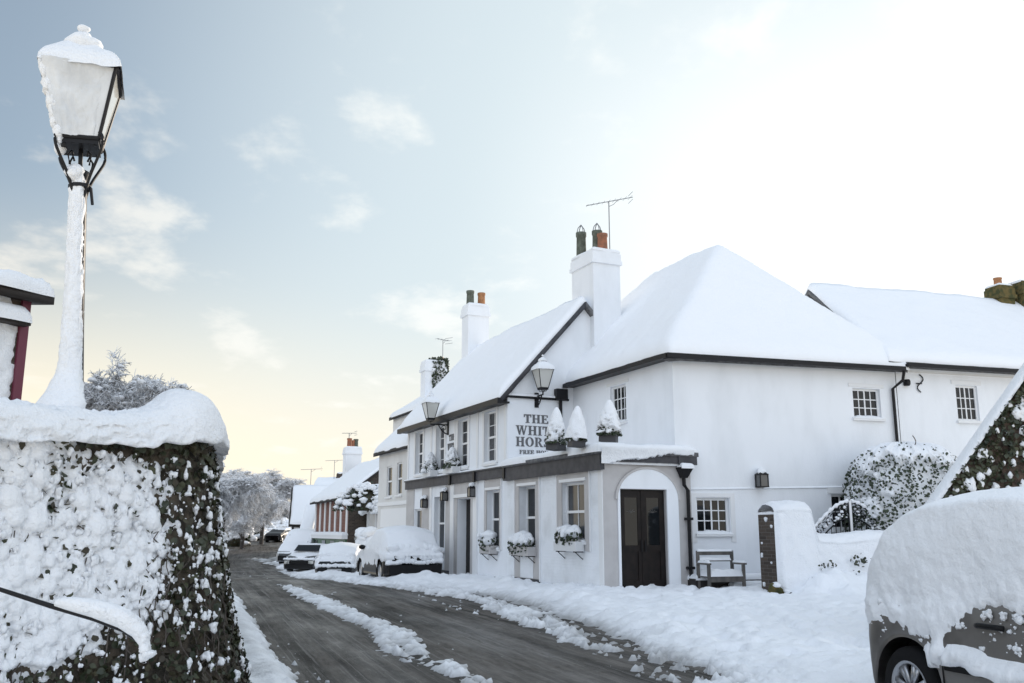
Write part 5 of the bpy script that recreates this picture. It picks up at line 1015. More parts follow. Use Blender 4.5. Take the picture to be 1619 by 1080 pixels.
def window_box(label, a0, a1, z, seed, npl, big=1.0, hang=False):
    p_ = S0.P((a0 + a1) / 2, -.002, z); t = thing('window_box', label, 'window box', p_, 0, G5); t.rotation_euler = (0, 0, math.atan2(S0.d[1], S0.d[0])); L = (a1 - a0) / 2
    # local x along the wall; +y out of the wall (street side)
    sgn = 1 if np.dot(-S0.n, (-S0.d[1], S0.d[0])) > 0 else -1; rg = np.random.default_rng(seed)
    q = MB(); q.box(-L, L, *sorted((sgn * .03, sgn * .26)), -.24, -.02); q.build('box', 'planter_white' if not hang else 'grey_panel', t, False, False)
    for s in (-1, 1): k = MB(); k.tube([(s * L * .8, sgn * .01, -.42), (s * L * .8, sgn * .2, -.26)], .012, 5); k.box(s * L * .8 - .015, s * L * .8 + .015, *sorted((sgn * .0, sgn * .25)), -.265, -.242); k.build('bracket', 'black_iron', t, False, False)
    pc = []; pr = []
    for i in range(npl): x = -L * .85 + 1.7 * L * (i + .5) / npl; pc.append((x, sgn * (.15 + .03 * rg.random()), .06 + .06 * rg.random() * big)); pr.append(.185 * big * (.8 + .35 * rg.random()))
    n = 110 * npl; k = rg.integers(0, npl, n); d = rg.normal(0, 1, (n, 3)); d /= np.linalg.norm(d, axis=1, keepdims=True); C0 = np.array(pc)[k] + d * np.array(pr)[k][:, None] * np.array((1.0, .9, 1.0)) - np.array((0, 0, .04)); V, Fc = leaves(C0, d, rg.uniform(.04, .085, n), .7, rg); link_mesh('foliage', V, Fc, 'leaf_green', t, False, False)
    sc = np.array(pc) + np.array((0, 0, .10)) ; ex = rg.integers(0, npl, npl * 5); e = rg.normal(0, .09 * big, (npl * 5, 3)); e[:, 2] = abs(e[:, 2]) * .7
    V, Fc = blobs(np.concatenate([sc, np.array(pc)[ex] + e]), np.concatenate([np.array(pr) * .82, rg.uniform(.035, .07, npl * 5)]), (1.1, 1, .85), .2, True); link_mesh('snow', V, Fc, 'snow_fine', t, True, False)
window_box('window box with three round snowy plants, nearest the arched door', .84, 1.93, 1.24, 91, 3, 1.0)
window_box('bushy dark window box heaped with snow, middle of the street front', 3.35, 4.5, 1.08, 92, 3, 1.35, True)
window_box('tall dark window box plants next to the street doorway', 5.8, 6.55, 1.08, 93, 2, 1.5, True)

# ------------------------------------------------------------------ yard: bench, kerb, pillar wall, gate, bush
fB = Frame(K0, D3); fB.n = N3
ub, _ = hit3(1137, 918); pc_ = S3.P(ub - .36, -.75, .22)
BN = thing('garden_bench', 'small weathered wooden bench half buried in snow, under the twelve pane window', 'bench', pc_); BN.rotation_euler = (0, 0, math.atan2(D3[1], D3[0]))
W2 = .43
def slab(x0, x1, y0, y1, z0, z1, nm, m='wood'): q = MB(); q.box(x0, x1, y0, y1, z0, z1); return q.build(nm, m, BN, False, False)
for s in (-1, 1):
    slab(s * W2 - .03, s * W2 + .03, .22, .28, -.05, .80, 'back_post'); slab(s * W2 - .03, s * W2 + .03, -.27, -.21, -.05, .50, 'front_leg'); slab(s * (W2 + .01) - .04, s * (W2 + .01) + .04, -.31, .21, .501, .54, 'arm_rest')
    snow_quad('snow', [(pc_[0] + 0, pc_[1]), (pc_[0] + .01, pc_[1]), (pc_[0] + .01, pc_[1] + .01), (pc_[0], pc_[1] + .01)], lambda x, y: np.full(x.shape, pc_[2]), .001, BN, .01, .002, 0) if False else None
slab(-W2 + .031, W2 - .031, .225, .275, .70, .78, 'top_rail'); slab(-W2 + .031, W2 - .031, .228, .272, .56, .585, 'back_rail')
slab(-W2 + .031, W2 - .031, -.26, .21, .22, .255, 'seat'); slab(-W2 + .031, W2 - .031, -.262, -.215, .13, .218, 'apron')
def local_snow(parent, x0, x1, y0, y1, z, th, seed, nx=26, ny=12):
    gx, gy = np.meshgrid(np.linspace(x0, x1, nx), np.linspace(y0, y1, ny), indexing='ij'); ex = np.minimum(gx - x0, x1 - gx); ey = np.minimum(gy - y0, y1 - gy); e = np.minimum(ex, ey); r = min(.06, (y1 - y0) * .5); q = np.clip(1 - e / r, 0, 1)
    zz = z + th * np.sqrt(np.maximum(1 - q * q, 0)) * (1 + .6 * fbm(gx * 5, gy * 5, seed, 3)); link_mesh('snow', np.stack([gx, gy, zz], -1).reshape(-1, 3), grid_faces(nx, ny), 'snow_fine', parent, True, False)
local_snow(BN, -W2, W2, -.27, .22, .25, .14, 1); local_snow(BN, -W2 - .03, W2 + .03, .215, .285, .782, .05, 2, 30, 6); local_snow(BN, -W2 + .02, W2 - .02, .222, .278, .584, .075, 4, 30, 6)
for s in (-1, 1): local_snow(BN, s * (W2 + .01) - .04, s * (W2 + .01) + .04, -.31, .21, .54, .06, 5 + s, 6, 14)
u0_, _ = hit3(1083, 925); u1_, _ = hit3(1204, 928)
KB = thing('stone_step', 'long low stone step with snow on top along the foot of the long wall', 'step', S3.P(u0_ + .2, -.2, 0))
q = MB(); q.fbox(S3, u0_ + .0, u1_ + .35, -.52, -.02, -.1, .40); q.build('step', 'timber_dark', KB); q = MB(); q.fbox(S3, u0_ + .8, u1_ + .3, -.80, -.53, -.1, .27); q.build('lower_step', 'timber_dark', KB)
snow_quad('snow', [S3.P(u0_, -.53, 0)[:2], S3.P(u1_ + .35, -.53, 0)[:2], S3.P(u1_ + .35, -.0, 0)[:2], S3.P(u0_, -.0, 0)[:2]], lambda x, y: np.full(x.shape, .40), .10, KB, .06, .1, .03, 'snow_fine', 5)
snow_quad('snow', [S3.P(u0_ + .8, -.81, 0)[:2], S3.P(u1_ + .3, -.81, 0)[:2], S3.P(u1_ + .3, -.54, 0)[:2], S3.P(u0_ + .8, -.54, 0)[:2]], lambda x, y: np.full(x.shape, .27), .08, KB, .06, .1, .03, 'snow_fine', 6)
# low garden wall with a tall end pier
GO = np.array((5.50, 19.95)); GD = np.array((.958, .287)); GD /= np.hypot(*GD)
S6 = Side(GO, GO + 6.5 * GD, (-.287, .958))
GW = thing('garden_wall', 'low garden wall under smooth snow with one tall brick end pier, in front of gate', 'wall', (*GO, 0))
q = MB(); q.fbox(S6, 0, .9, 0, .58, -.2, 1.80); q.build('pier', 'dark_brick', GW); q = MB(); q.fbox(S6, .905, 6.5, .02, .34, -.2, 1.20); q.build('wall', 'dark_brick', GW)
# snow plastered on its face and heaped over its top
uu, tt = np.meshgrid(np.arange(.015, 6.5, .035), np.linspace(0, 1, 90), indexing='ij')
top = 1.22 + .62 * sstep(1.04, .86, uu) + .035 * np.sin(uu * 3); zf = .0 ; 
fz = np.clip(tt / .62, 0, 1); ph = np.clip((tt - .62) / .38, 0, 1) * PI
edge_ = sstep(.0, .12, uu)
thick = .07 + .11 * (1 - fz) ** 2 + .05 * fbm(uu * 2.2, fz * 3, 401, 4) + .03 * fbm(uu * 7, fz * 9, 405, 3) + .22 * lumps(uu, fz * 1.3, .22, 411, .2, .55, .5) * (.3 + .7 * sstep(.75, .2, fz))
bare = sstep(.13, .24, fbm(uu * 1.6, fz * 2.0, 421, 3) - .35 * sstep(.45, .75, fz) - .15 * sstep(.2, .0, fz)); bare = bare * sstep(1.3, 1.6, uu); thick = thick * (1 - 1.5 * bare)
dep = .58 - .22 * sstep(.95, 1.2, uu); b_ = np.where(tt < .62, -thick * edge_ - .01, dep / 2 - (dep / 2 + .02 + .08 * edge_) * np.cos(ph)); z_ = np.where(tt < .62, fz * top, top + .22 * np.sin(ph) * (1 + .25 * fbm(uu * 1.5, tt * 3, 431, 3)) * (.8 + .2 * edge_) + .05 * fbm(uu * 6, ph * 3, 433, 4))
b_ = np.where((tt >= .62) & (ph < .9), b_ * 1.0, b_)
Pw = np.stack([S6.o[0] + uu * S6.d[0] + b_ * S6.n[0], S6.o[1] + uu * S6.d[1] + b_ * S6.n[1], z_], -1); link_mesh('snow', Pw.reshape(-1, 3), grid_faces(*uu.shape), 'snow_fine', GW, True)
ef = MB(); 
V, Fc = blobs([S6.P(-.0, .05 + .45 * random.random(), z0_) for z0_ in (.35, .8, .95, 1.2, 1.55, 1.7)], [.05, .035, .05, .03, .04, .06], (.8, .8, .9), .3); link_mesh('snow', V, Fc, 'snow_fine', GW, True)
rg = np.random.default_rng(77); tufts = [(1.9, .85), (2.05, .82), (.95, .42), (1.45, .35), (1.6, .22), (2.2, .3), (2.6, .25), (2.75, .15), (1.2, .2), (.15, .18), (1.7, .55), (2.4, .6), (3.0, .5), (2.9, .95), (1.15, .75)]; Cn = []
for (a_, z_) in tufts:
    for k in range(16): Cn.append(S6.P(a_ + rg.normal(0, .09), -.20 + rg.normal(0, .05), z_ + rg.normal(0, .05)))
V, Fc = leaves(np.array(Cn), np.tile((-.5, -.8, .3), (len(Cn), 1)), rg.uniform(.03, .08, len(Cn)), .8, rg); link_mesh('ivy', V, Fc, 'leaf', GW)
MS = thing('mossy_stone', 'mossy dark boulders at the foot of the brick pier, flecked with snow', 'stone', (*(GO + np.array((-.02, -.2))), .05))
V, Fc = blobs([(-.08, .05, .16), (.14, -.08, .05), (-.12, -.12, .0)], [.17, .14, .15], (1.1, .9, .9), .35, True); link_mesh('stone', V, Fc, 'moss', MS, False, False); V, Fc = blobs([(-.05, -.02, .32), (.15, -.12, .19), (-.15, -.16, .14)], [.10, .08, .08], (1.2, 1, .6), .3); link_mesh('snow', V, Fc, 'snow_fine', MS, True, False)
# iron gates
gx0 = at_y(1283, 830, 21.6)[0]; gx1 = at_y(1408, 830, 21.6)[0]; gc = (gx0 + gx1) / 2 + .0
IG = thing('iron_gate', 'ornate arched iron gates edged with snow, between garden wall and round bush', 'gate', (gc, 21.6, .15)); hw_ = (gx1 - gx0) / 2
topz = lambda x: 1.30 + .64 * (1 - min(abs(x) / hw_, 1)) ** .9 * (1 + .25 * math.sin(PI * min(abs(x) / hw_, 1)))
for s in (-1, 1):
    q = MB(); xs = [s * (.03 + (hw_ - .06) * i / 16) for i in range(17)]
    q.tube([(x, 0, topz(x)) for x in xs], .022, 6); q.tube([(x, 0, topz(x) - .34) for x in xs], .016, 6); q.tube([(x, 0, .12) for x in (xs[0], xs[-1])], .02, 6)
    for x in (xs[0], xs[-1]): q.tube([(x, 0, .05), (x, 0, topz(x))], .024, 6)
    for i in range(2, 16, 2): q.tube([(xs[i], 0, .12), (xs[i], 0, topz(xs[i]) - .34)], .011, 5)
    for i in range(1, 16, 2):
        x = xs[i]; zc = topz(x) - .17; q.tube([(x + .085 * (1 - k / 14) * math.cos(k * .62), .0, zc + .12 * (1 - k / 14) * math.sin(k * .62)) for k in range(13)], .012, 5)
    g_ = q.build('gate_leaf', 'black_iron', IG, False, False)
    sp = []; sr = []
    for i in range(33): x = s * (.03 + (hw_ - .06) * i / 32); sp.append((x, -.005, topz(x) + .04 + .01 * math.sin(i * 2.1))); sr.append(.04 + .012 * math.sin(i * 1.3))
    q = MB(); q.tube(sp, sr, 8); q.build('snow', 'snow_fine', g_, True, False)
    rr_ = np.random.default_rng(3 + s); pts = [(s * rr_.uniform(.05, hw_ - .05), -.02, 0) for _ in range(26)]; pts = [(x, y, topz(x) - rr_.uniform(.05, .36)) for x, y, _ in pts]; V, Fc = blobs(pts, rr_.uniform(.015, .04, 26)); o_ = link_mesh('snow', V, Fc, 'snow_fine', g_, True, False); o_['kind'] = 'stuff'
q = MB(); q.box(-.025, .025, -.05, .0, .05, topz(0) + .05); q.build('meeting_post', 'trim_white', IG, False, False)
# big clipped bush
bc = at_y(1436, 800, 22.3); BH = thing('round_bush', 'big round evergreen bush heavy with snow, between gates and sloping wall', 'bush', (bc[0], 22.3, .1)); bh = at_y(1433, 709, 22.0)[2] - .1; brx = 1.34
rg = np.random.default_rng(9)
def se(d, rx, ry, h): # rounded box direction -> point
    k = (np.abs(d[:, 0]) ** 2.8 + np.abs(d[:, 1]) ** 2.8 + np.abs(d[:, 2]) ** 2.8) ** (-1 / 2.8); return d * k[:, None] * np.array((rx, ry, h / 2)) + np.array((0, 0, h / 2))
n = 9000; d = rg.normal(0, 1, (n, 3)); d /= np.linalg.norm(d, axis=1, keepdims=True); p = se(d, brx, 1.1, bh) * 1; p = np.array((0, 0, bh / 2)) + (p - np.array((0, 0, bh / 2))) * rg.uniform(.92, 1.09, (n, 1))
V, Fc = leaves(p, d, rg.uniform(.04, .085, n), .8, rg); link_mesh('foliage', V, Fc, 'leaf_green', BH, False, False)
# dark inner mass
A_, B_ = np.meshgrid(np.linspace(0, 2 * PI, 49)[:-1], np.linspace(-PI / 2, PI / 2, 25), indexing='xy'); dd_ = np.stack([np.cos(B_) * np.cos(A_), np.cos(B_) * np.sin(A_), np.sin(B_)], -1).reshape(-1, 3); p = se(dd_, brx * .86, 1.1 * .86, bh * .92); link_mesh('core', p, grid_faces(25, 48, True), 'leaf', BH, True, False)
# snow: clumps everywhere, sheets on the top
A_, B_ = np.meshgrid(np.linspace(0, 2 * PI, 421)[:-1], np.linspace(-PI / 2 + .05, PI / 2, 240), indexing='xy'); dd_ = np.stack([np.cos(B_) * np.cos(A_), np.cos(B_) * np.sin(A_), np.sin(B_)], -1); p = se(dd_.reshape(-1, 3), brx, 1.1, bh).reshape(240, 420, 3)
cov = .09 + .86 * sstep(.45, .9, dd_[..., 2]) - .30 * sstep(.1, -.6, dd_[..., 2]) + .42 * sstep(-.2, -.95, dd_[..., 0]) * sstep(-.5, .3, dd_[..., 2]) + 1.35 * fbm(dd_[..., 0] * 5.2 + 3 * (dd_[..., 1] > 0), p[..., 2] * 3.6, 451, 5, .66)
off = np.where(cov > .5, 0, -.16) ; off = -.14 + .16 * sstep(.42, .58, cov) + .5 * lumps(A_ * 1.3, p[..., 2] + .7 * np.sqrt(np.maximum(1 - dd_[..., 2] ** 2, 0)), .15, 461, .3, .6, .6) * sstep(.35, .6, cov) + .12 * sstep(.55, .9, dd_[..., 2]) + .05 * fbm(A_ * 7, p[..., 2] * 6, 471, 3)
p = p + dd_ * off[..., None]; link_mesh('snow', p.reshape(-1, 3), grid_faces(240, 420, True), 'snow_fine', BH, True, False)
sq_ = MB(); sq_.tube([(.02 + .05 * math.sin(t * 1.7), -.55, bh + .02 + .13 * t) for t in np.linspace(0, 2.0, 9)], .012, 5); sq_.build('twig', 'bark', BH, True, False)
# sloping stone wall by the right edge
pA_, pB_ = at_y(1483, 786, 11.3), at_y(1640, 560, 11.3); sl_ = (pB_[2] - pA_[2]) / (pB_[0] - pA_[0])
SW = thing('sloping_wall', 'dark ivy grown stone wall with steep snow edged top, at the right edge behind car', 'wall', (pA_[0] + 1, 11.3, 0))
xs_ = np.arange(pA_[0] - .3, pA_[0] + 3.2, .05); ze = pA_[2] - .06 + sl_ * (xs_ - pA_[0])
ts = np.linspace(0, 1, 40); Xg, Tg = np.meshgrid(xs_, ts, indexing='ij'); Zg = Tg * np.clip(ze, .3, 4.6)[:, None]; Yg = 11.3 + .05 * fbm(Xg * 4, Zg * 4, 481, 3); fr_ = np.stack([Xg, Yg, Zg], -1); bk_ = np.stack([Xg, Yg * 0 + 11.46, Zg], -1); f2 = np.concatenate([fr_, bk_[:, ::-1]], 1); nr, nc = f2.shape[:2]
link_mesh('wall_body', f2.reshape(-1, 3), [tuple(f) for f in grid_faces(nr, nc, True)] + [tuple(range(nc)), tuple((nr - 1) * nc + k for k in range(nc))], 'stone_brown', SW, True)
sp = []; sr = []
nn_ = np.array((-sl_, 0, 1.)) / math.hypot(sl_, 1)
uu, aa = np.meshgrid(np.linspace(-.1, 3.2, 110), np.linspace(0, PI, 14), indexing='ij'); hh = .065 * (1 + .35 * fbm(uu * 4, aa * .6, 491, 3)); yy = 11.38 - .13 * np.cos(aa)
zc_ = np.minimum(pA_[2] - .05 + sl_ * uu, 4.56); Pq = np.stack([pA_[0] + uu - sl_ / math.hypot(sl_, 1) * (hh * np.sin(aa) ** .7 + .0), yy, zc_ + hh * np.sin(aa) ** .7 / math.hypot(sl_, 1)], -1); link_mesh('snow', Pq.reshape(-1, 3), grid_faces(*uu.shape), 'snow_fine', SW, True)
rg = np.random.default_rng(13); n = 5200; lx = pA_[0] + rg.uniform(-.2, 3.1, n); lz = np.minimum(pA_[2] + sl_ * (lx - pA_[0]), 4.5) - np.abs(np.where(rg.random(n) < .35, rg.normal(0, .45, n), rg.uniform(0, 4, n))) - .03; lz = np.where(lz < .1, .3, lz); Cn = np.stack([lx, 11.27 - rg.uniform(0, .05, n), lz], -1); V, Fc = leaves(Cn, np.tile((0, -1, .3), (n, 1)), rg.uniform(.025, .07, n), .7, rg); link_mesh('ivy', V, Fc, 'leaf', SW)
n = 260; lx = pA_[0] + rg.uniform(0, 3.0, n); lz = np.minimum(pA_[2] + sl_ * (lx - pA_[0]), 4.4) - .08 - np.abs(np.where(rg.random(n) < .4, rg.normal(0, .6, n), rg.uniform(0, 3.5, n))); V, Fc = blobs(np.stack([lx, np.full(n, 11.25), lz], -1), rg.uniform(.012, .055, n) * (1 + 1.0 * (rg.random(n) > .9)), (1, .6, 1.15), .35); fk = link_mesh('snow', V, Fc, 'snow_fine', SW, True); fk['kind'] = 'stuff'

# ------------------------------------------------------------------ cars under snow
def car(label, loc, rotz, L, W, prof, belt, body_m, zb=.22, wheels=((.62, .31), (3.2, .31)), snow_cut=None, snow_th=.14, seed=0, group='parked cars under snow', arch=True, tuck=.30, detail=False, wr=.74, side_cover=None, nL=110, name='parked_car'):
    """local +x = from rear (0) to front (L), y = half width, z up. prof: [(x, roof z)], belt: [(x, z)]"""
    t = thing(name, label, 'car', loc, rotz, group)
    xs = np.concatenate([np.linspace(0, .12, 6), np.linspace(.15, L - .15, nL), np.linspace(L - .12, L, 6)])
    top = np.interp(xs, *zip(*prof)); bz = np.minimum(np.interp(xs, *zip(*belt)), top - .06)
    r = tuck; er = np.minimum(xs, L - xs); q = np.clip(1 - er / r, 0, 1); hw = W / 2 * (1 - .22 * q ** 2.2)
    bot = np.full_like(xs, zb)
    bot = bot + .06 * q
    if arch:
        for (wx, wr_) in wheels: R_a = wr_ + .065; dx = xs - wx; bot = np.maximum(bot, np.where(abs(dx) < R_a, wr_ - .0 + np.sqrt(np.maximum(R_a ** 2 - dx ** 2, 0)), 0))
    cab = sstep(.0, .35, top - bz)              # how much glasshouse stands above the belt
    def sect(off):
        rows = []
        K = [(0.98, 0), (1.0, .12), (1.012, .35), (1.015, .6), (1.0, .85), (.975, 1.0)]
        low = [(k[0] * hw, bot + (bz - bot) * k[1]) for k in K]
        tw = hw * (wr * cab + .93 * (1 - cab))
        hi = []
        for f in np.linspace(.12, 1, 9): s_ = f; hi.append(((hw * .965) * (1 - s_) + tw * s_, bz + (top - bz) * (.90 * s_)))
        rf = [(tw * math.cos(a), bz + (top - bz) * (.90 + .10 * math.sin(a))) for a in np.linspace(.25, PI / 2, 7)]
        return low + hi + rf
    S = sect(0); half = np.stack([np.stack([xs, y, z], -1) for y, z in S], 1)   # (nx, k, 3)
    mir = half[:, ::-1][:, 1:] * np.array((1, -1, 1)); ring = np.concatenate([half, mir], 1); nx, k = ring.shape[:2]
    Fl = [tuple(f) for f in grid_faces(nx, k)] + [tuple(range(k)), tuple((nx - 1) * k + j for j in range(k))[::-1]]
    # underside closes the two sills
    Fl += [((i + 1) * k, i * k, i * k + k - 1, (i + 1) * k + k - 1) for i in range(nx - 1)]
    link_mesh('body', ring.reshape(-1, 3) , Fl, body_m, t, True, False)
    # glass band sits a hair proud of the body between belt and roof
    g0, g1 = 7, 12; gl = half[:, g0:g1 + 1].copy(); sel = (cab > .75); idx = np.where(sel)[0]
    if len(idx) > 4:
        for s in (1, -1):
            gg = gl[idx[2]:idx[-2]] * np.array((1, s, 1)) + np.array((0, s * .006, 0)); link_mesh('side_window', gg.reshape(-1, 3), grid_faces(gg.shape[0], gg.shape[1]), 'glass', t, True, False)
    # wheels
    for wi, (wx, wr_) in enumerate(wheels):
        for s in (1, -1):
            y0 = s * (W / 2 - .115); m = MB(); prof_w = [(wr_ * .64, -.095), (wr_ * .9, -.10), (wr_ * .985, -.07), (wr_, 0), (wr_ * .985, .07), (wr_ * .9, .10), (wr_ * .64, .095)]; n = 36
            V = [(wx + a * math.cos(2 * PI * i / n), y0 + s * h, wr_ + a * math.sin(2 * PI * i / n)) for (a, h) in prof_w for i in range(n)]; w_ = link_mesh('wheel', V, [tuple(f) for f in grid_faces(len(prof_w), n, True)], 'rubber', t, True, False)
            rm = MB(); yo = y0 + s * .085; c = np.array((wx, yo, wr_))
            R0 = wr_ * .66; V = [(wx + a * math.cos(2 * PI * i / n), y0 + s * h, wr_ + a * math.sin(2 * PI * i / n)) for (a, h) in ((R0, .098), (R0 * .90, .094), (R0 * .86, .02)) for i in range(n)]; rm.add(V, grid_faces(3, n, True).tolist())
            if detail:
                for sp in range(7):
                    a = sp * 2 * PI / 7 + .3
                    for da in (-.14, .14):
                        e = np.array((math.cos(a), 0, math.sin(a))); e2 = np.array((math.cos(a + da), 0, math.sin(a + da))); pp = np.array((-math.sin(a), 0, math.cos(a))) * .016
                        p0 = c + e * R0 * .16; p1 = c + e2 * R0 * .93; d_ = np.array((0, s * -.03, 0)); rm.hexa([p0 - pp, p0 + pp, p0 + pp + d_, p0 - pp + d_], [p1 - pp, p1 + pp, p1 + pp + d_, p1 - pp + d_])
                V = [(wx + a * math.cos(2 * PI * i / 18), yo + s * h, wr_ + a * math.sin(2 * PI * i / 18)) for (a, h) in ((R0 * .24, -.02), (R0 * .22, .004), (R0 * .1, .012), (.001, .013)) for i in range(18)]; rm.add(V, grid_faces(4, 18, True).tolist())
            else:
                V = [(wx + a * math.cos(2 * PI * i / n), yo + s * h, wr_ + a * math.sin(2 * PI * i / n)) for (a, h) in ((R0 * .88, -.02), (R0 * .3, .0), (.001, .005)) for i in range(n)]; rm.add(V, grid_faces(3, n, True).tolist())
            rm.build('rim', 'alloy', w_, True, False)
            bx = MB(); bx.box(wx - wr_ - .05, wx + wr_ + .05, *sorted((y0 - s * .11, y0 - s * .30)), zb + .03, 2 * wr_ + .04); bx.build('wheel_well', 'plastic_black', w_, False, False)
    # snow blanket: the body's own skin pushed outwards where snow lies, pulled inside where it does not
    xs2 = np.linspace(-.03, L + .03, 230 if detail else 120); kk = 150 if detail else 70; tt = np.linspace(0, 1, k)
    R2 = np.stack([np.stack([np.interp(xs2, xs, ring[:, j, c_]) for c_ in range(3)], -1) for j in range(k)], 1)
    cum = np.linspace(0, 1, k); t2 = np.linspace(.0, 1, kk); i0 = np.clip((t2 * (k - 1)).astype(int), 0, k - 2); f_ = (t2 * (k - 1) - i0)[None, :, None]; G = R2[:, i0] * (1 - f_) + R2[:, i0 + 1] * f_
    G[..., 0] = xs2[:, None]
    cen = np.stack([G[..., 0], G[..., 1] * .0, np.full(G.shape[:2], .72)], -1); dirv = G - cen; dirv[..., 2] *= 1.2; dirv[..., 0] = np.where(G[..., 0] < .25, -(.25 - G[..., 0]) * 2, np.where(G[..., 0] > L - .25, (G[..., 0] - L + .25) * 2, 0)); dirv /= np.linalg.norm(dirv, axis=-1, keepdims=True) + 1e-9
    X_, Y_, Z_ = G[..., 0], G[..., 1], G[..., 2]; sgn = np.where(Y_ > 0, 1, -1)
    cut = snow_cut(X_, sgn) if callable(snow_cut) else np.full(X_.shape, snow_cut or .8)
    c_ = sstep(-.05, .07, Z_ - cut + .26 * fbm(X_ * 2.6 + 9 * sgn, Z_ * 3.5, 501 + seed, 4) + .22 * fbm(X_ * 12, Z_ * 12, 511 + seed, 4, .65))
    up = np.clip(dirv[..., 2], 0, 1)
    if side_cover is not None: c_ = np.maximum(c_, side_cover(X_, Z_, sgn))
    rough = fbm(X_ * 5, Z_ * 5 + Y_ * 3, 521 + seed, 4)
    dep = sstep(-.02, .60, Z_ - cut); th = -.03 + c_ * (.042 + snow_th * (.10 + .90 * up) * (.12 + .88 * dep)) + c_ * (.05 * fbm(X_ * 1.8, Y_ * 1.8 + Z_, 531 + seed, 3)) + np.where(c_ > .05, .07 * rough * (1 - .6 * up) + .30 * lumps(X_ * 1.0, Z_ + Y_ * .2, .09, 541 + seed, .2, .65, .65) * (1 - up) * c_, 0) + (0 if side_cover is None else .06 * side_cover(X_, Z_, sgn))
    fl = np.clip(np.minimum(X_ + .03, L + .03 - X_) / .12, 0, 1) ** .5; th = np.where(th > 0, th * (.35 + .65 * fl), th)
    P_ = G + dirv * th[..., None]; P_[..., 2] -= .25 * np.maximum(th, 0) * (1 - up)
    m_ = len(t2); Fs = [tuple(f) for f in grid_faces(len(xs2), m_)]
    # end faces of the blanket above the cut
    link_mesh('snow', P_.reshape(-1, 3), Fs, 'snow_fine' if not detail else 'snow_car', t, True, False)
    return t
M['snow_car'] = mat('snow_car', (.86, .88, .91), .55, bump=[(16, .5, .03), (80, .4, .008)])
def cbox(t, x0, x1, y0, y1, z0, z1, nm, m, parent=None): q = MB(); q.box(x0, x1, y0, y1, z0, z1); return q.build(nm, m, parent or t, False, False)
def heading(dx, dy): return math.atan2(dy, dx)
# silver hatchback filling the right corner: rear towards the inn, its right flank seen
hd = np.array((.27, -.963)); side_n = np.array((-.963, -.27)); wc = np.array((at_y(1433, 1066, 7.25)[0], 7.25)); LW, WW = 3.9, 1.70
org = wc - hd * .58 - side_n * (WW / 2 - .0)
prof = [(0, .93), (.05, 1.0), (.16, 1.16), (.34, 1.40), (.55, 1.52), (.9, 1.58), (1.6, 1.60), (2.2, 1.53), (2.7, 1.25), (3.05, 1.0), (3.6, .86), (3.9, .62)]
belt = [(0, .90), (1, .93), (2.9, .90), (3.9, .6)]
def cutA(X, s): return .70 + .05 * np.sin(X * 5) + .17 * sstep(.75, 1.3, X) - .08 * sstep(.75, .2, X)
def sideA(X, Z, s): # ridge of snow resting on the rubbing strip
    return sstep(.085, .03, np.abs(Z - (.60 - .035 * (X - 1)) + .02 * np.sin(X * 9))) * sstep(.98, 1.08, X) + .9 * sstep(.12, .05, np.hypot(X - .93, (Z - .60) * 1.1) + .03 * np.sin(X * 40) * np.sin(Z * 37)) 
sc_ = car('silver hatchback heaped with thick snow, cut off by the lower right corner', (org[0], org[1], .0), heading(*hd), LW, WW, prof, belt, 'car_silver', .22, ((.58, .305), (3.15, .305)), cutA, .17, 3, None, True, .26, True, .80, sideA)
rg = np.random.default_rng(4); n = 420; fx = rg.uniform(.22, 2.2, n); fz = rg.uniform(.34, .92, n); kp = (fbm(fx * 4, fz * 5, 901, 3) + .55 * (fz - .55) > .02) & (np.hypot(fx - .58, fz - .305) > .42); fx, fz = fx[kp], fz[kp]
V, Fc = blobs(np.stack([fx, np.full(len(fx), -WW / 2 - .004) + .03 * (fx < .2), fz], -1), .004 + .020 * rg.random(len(fx)) ** 3, (1.2, .7, 1), .5, False, rg); fk = link_mesh('snow', V, Fc, 'snow_fine', sc_, True, False); fk['kind'] = 'stuff'
hwA = WW / 2; sA = -1   # right flank of a car heading +x is at -y
cbox(sc_, 1.02, 3.0, -hwA - .028, -hwA + .02, .50, .57, 'rubbing_strip', 'plastic_black'); 
q = MB(); q.tube([(1.36, -hwA - .02, .83), (1.40, -hwA - .045, .835), (1.56, -hwA - .045, .835), (1.60, -hwA - .02, .83)], .018, 8); q.build('door_handle', 'plastic_black', sc_, True, False)
cbox(sc_, .985, .995, -hwA - .016, -hwA + .02, .30, .88, 'door_seam', 'plastic_black'); cbox(sc_, .0, .30, -hwA * .80, hwA * .80, .26, .46, 'bumper', 'car_silver'); cbox(sc_, -.012, .06, -.26, .26, .62, .73, 'number_plate', 'plate')
for s in (-1, 1): cbox(sc_, .02, .10, *sorted((s * hwA * .74, s * hwA * .62)), .62, .98, 'tail_light', 'tail_red')
# row of cars in front of the inn
GC = 'parked cars under snow along the right of the street'
hb = [(0, .78), (.04, .88), (.22, 1.02), (.55, 1.28), (.85, 1.38), (1.2, 1.42), (1.9, 1.40), (2.4, 1.22), (2.8, 1.06), (3.5, .92), (3.9, .70)]; hbb = [(0, .78), (1, .92), (2.8, .92), (3.9, .66)]
d1 = np.array((-.40, 1.0)); d1 /= np.hypot(*d1); rc = np.array((at_y(655, 918, 27.5)[0], 27.6))
k1 = car('black car under a deep dome of snow, parked beside the inn doorway', (rc[0], rc[1], -.02), heading(*d1), 3.9, 1.76, hb, hbb, 'car_black', .20, ((.68, .31), (3.15, .31)), lambda X, s: .56 + .03 * np.sin(X * 4) - .10 * sstep(.3, .8, X), .22, 11, GC, True, .25, False, .68)
cbox(k1, -.06, .12, -.78, .78, .24, .52, 'bumper', 'plastic_black'); cbox(k1, -.07, -.058, -.26, .26, .40, .50, 'number_plate', 'plastic_black')
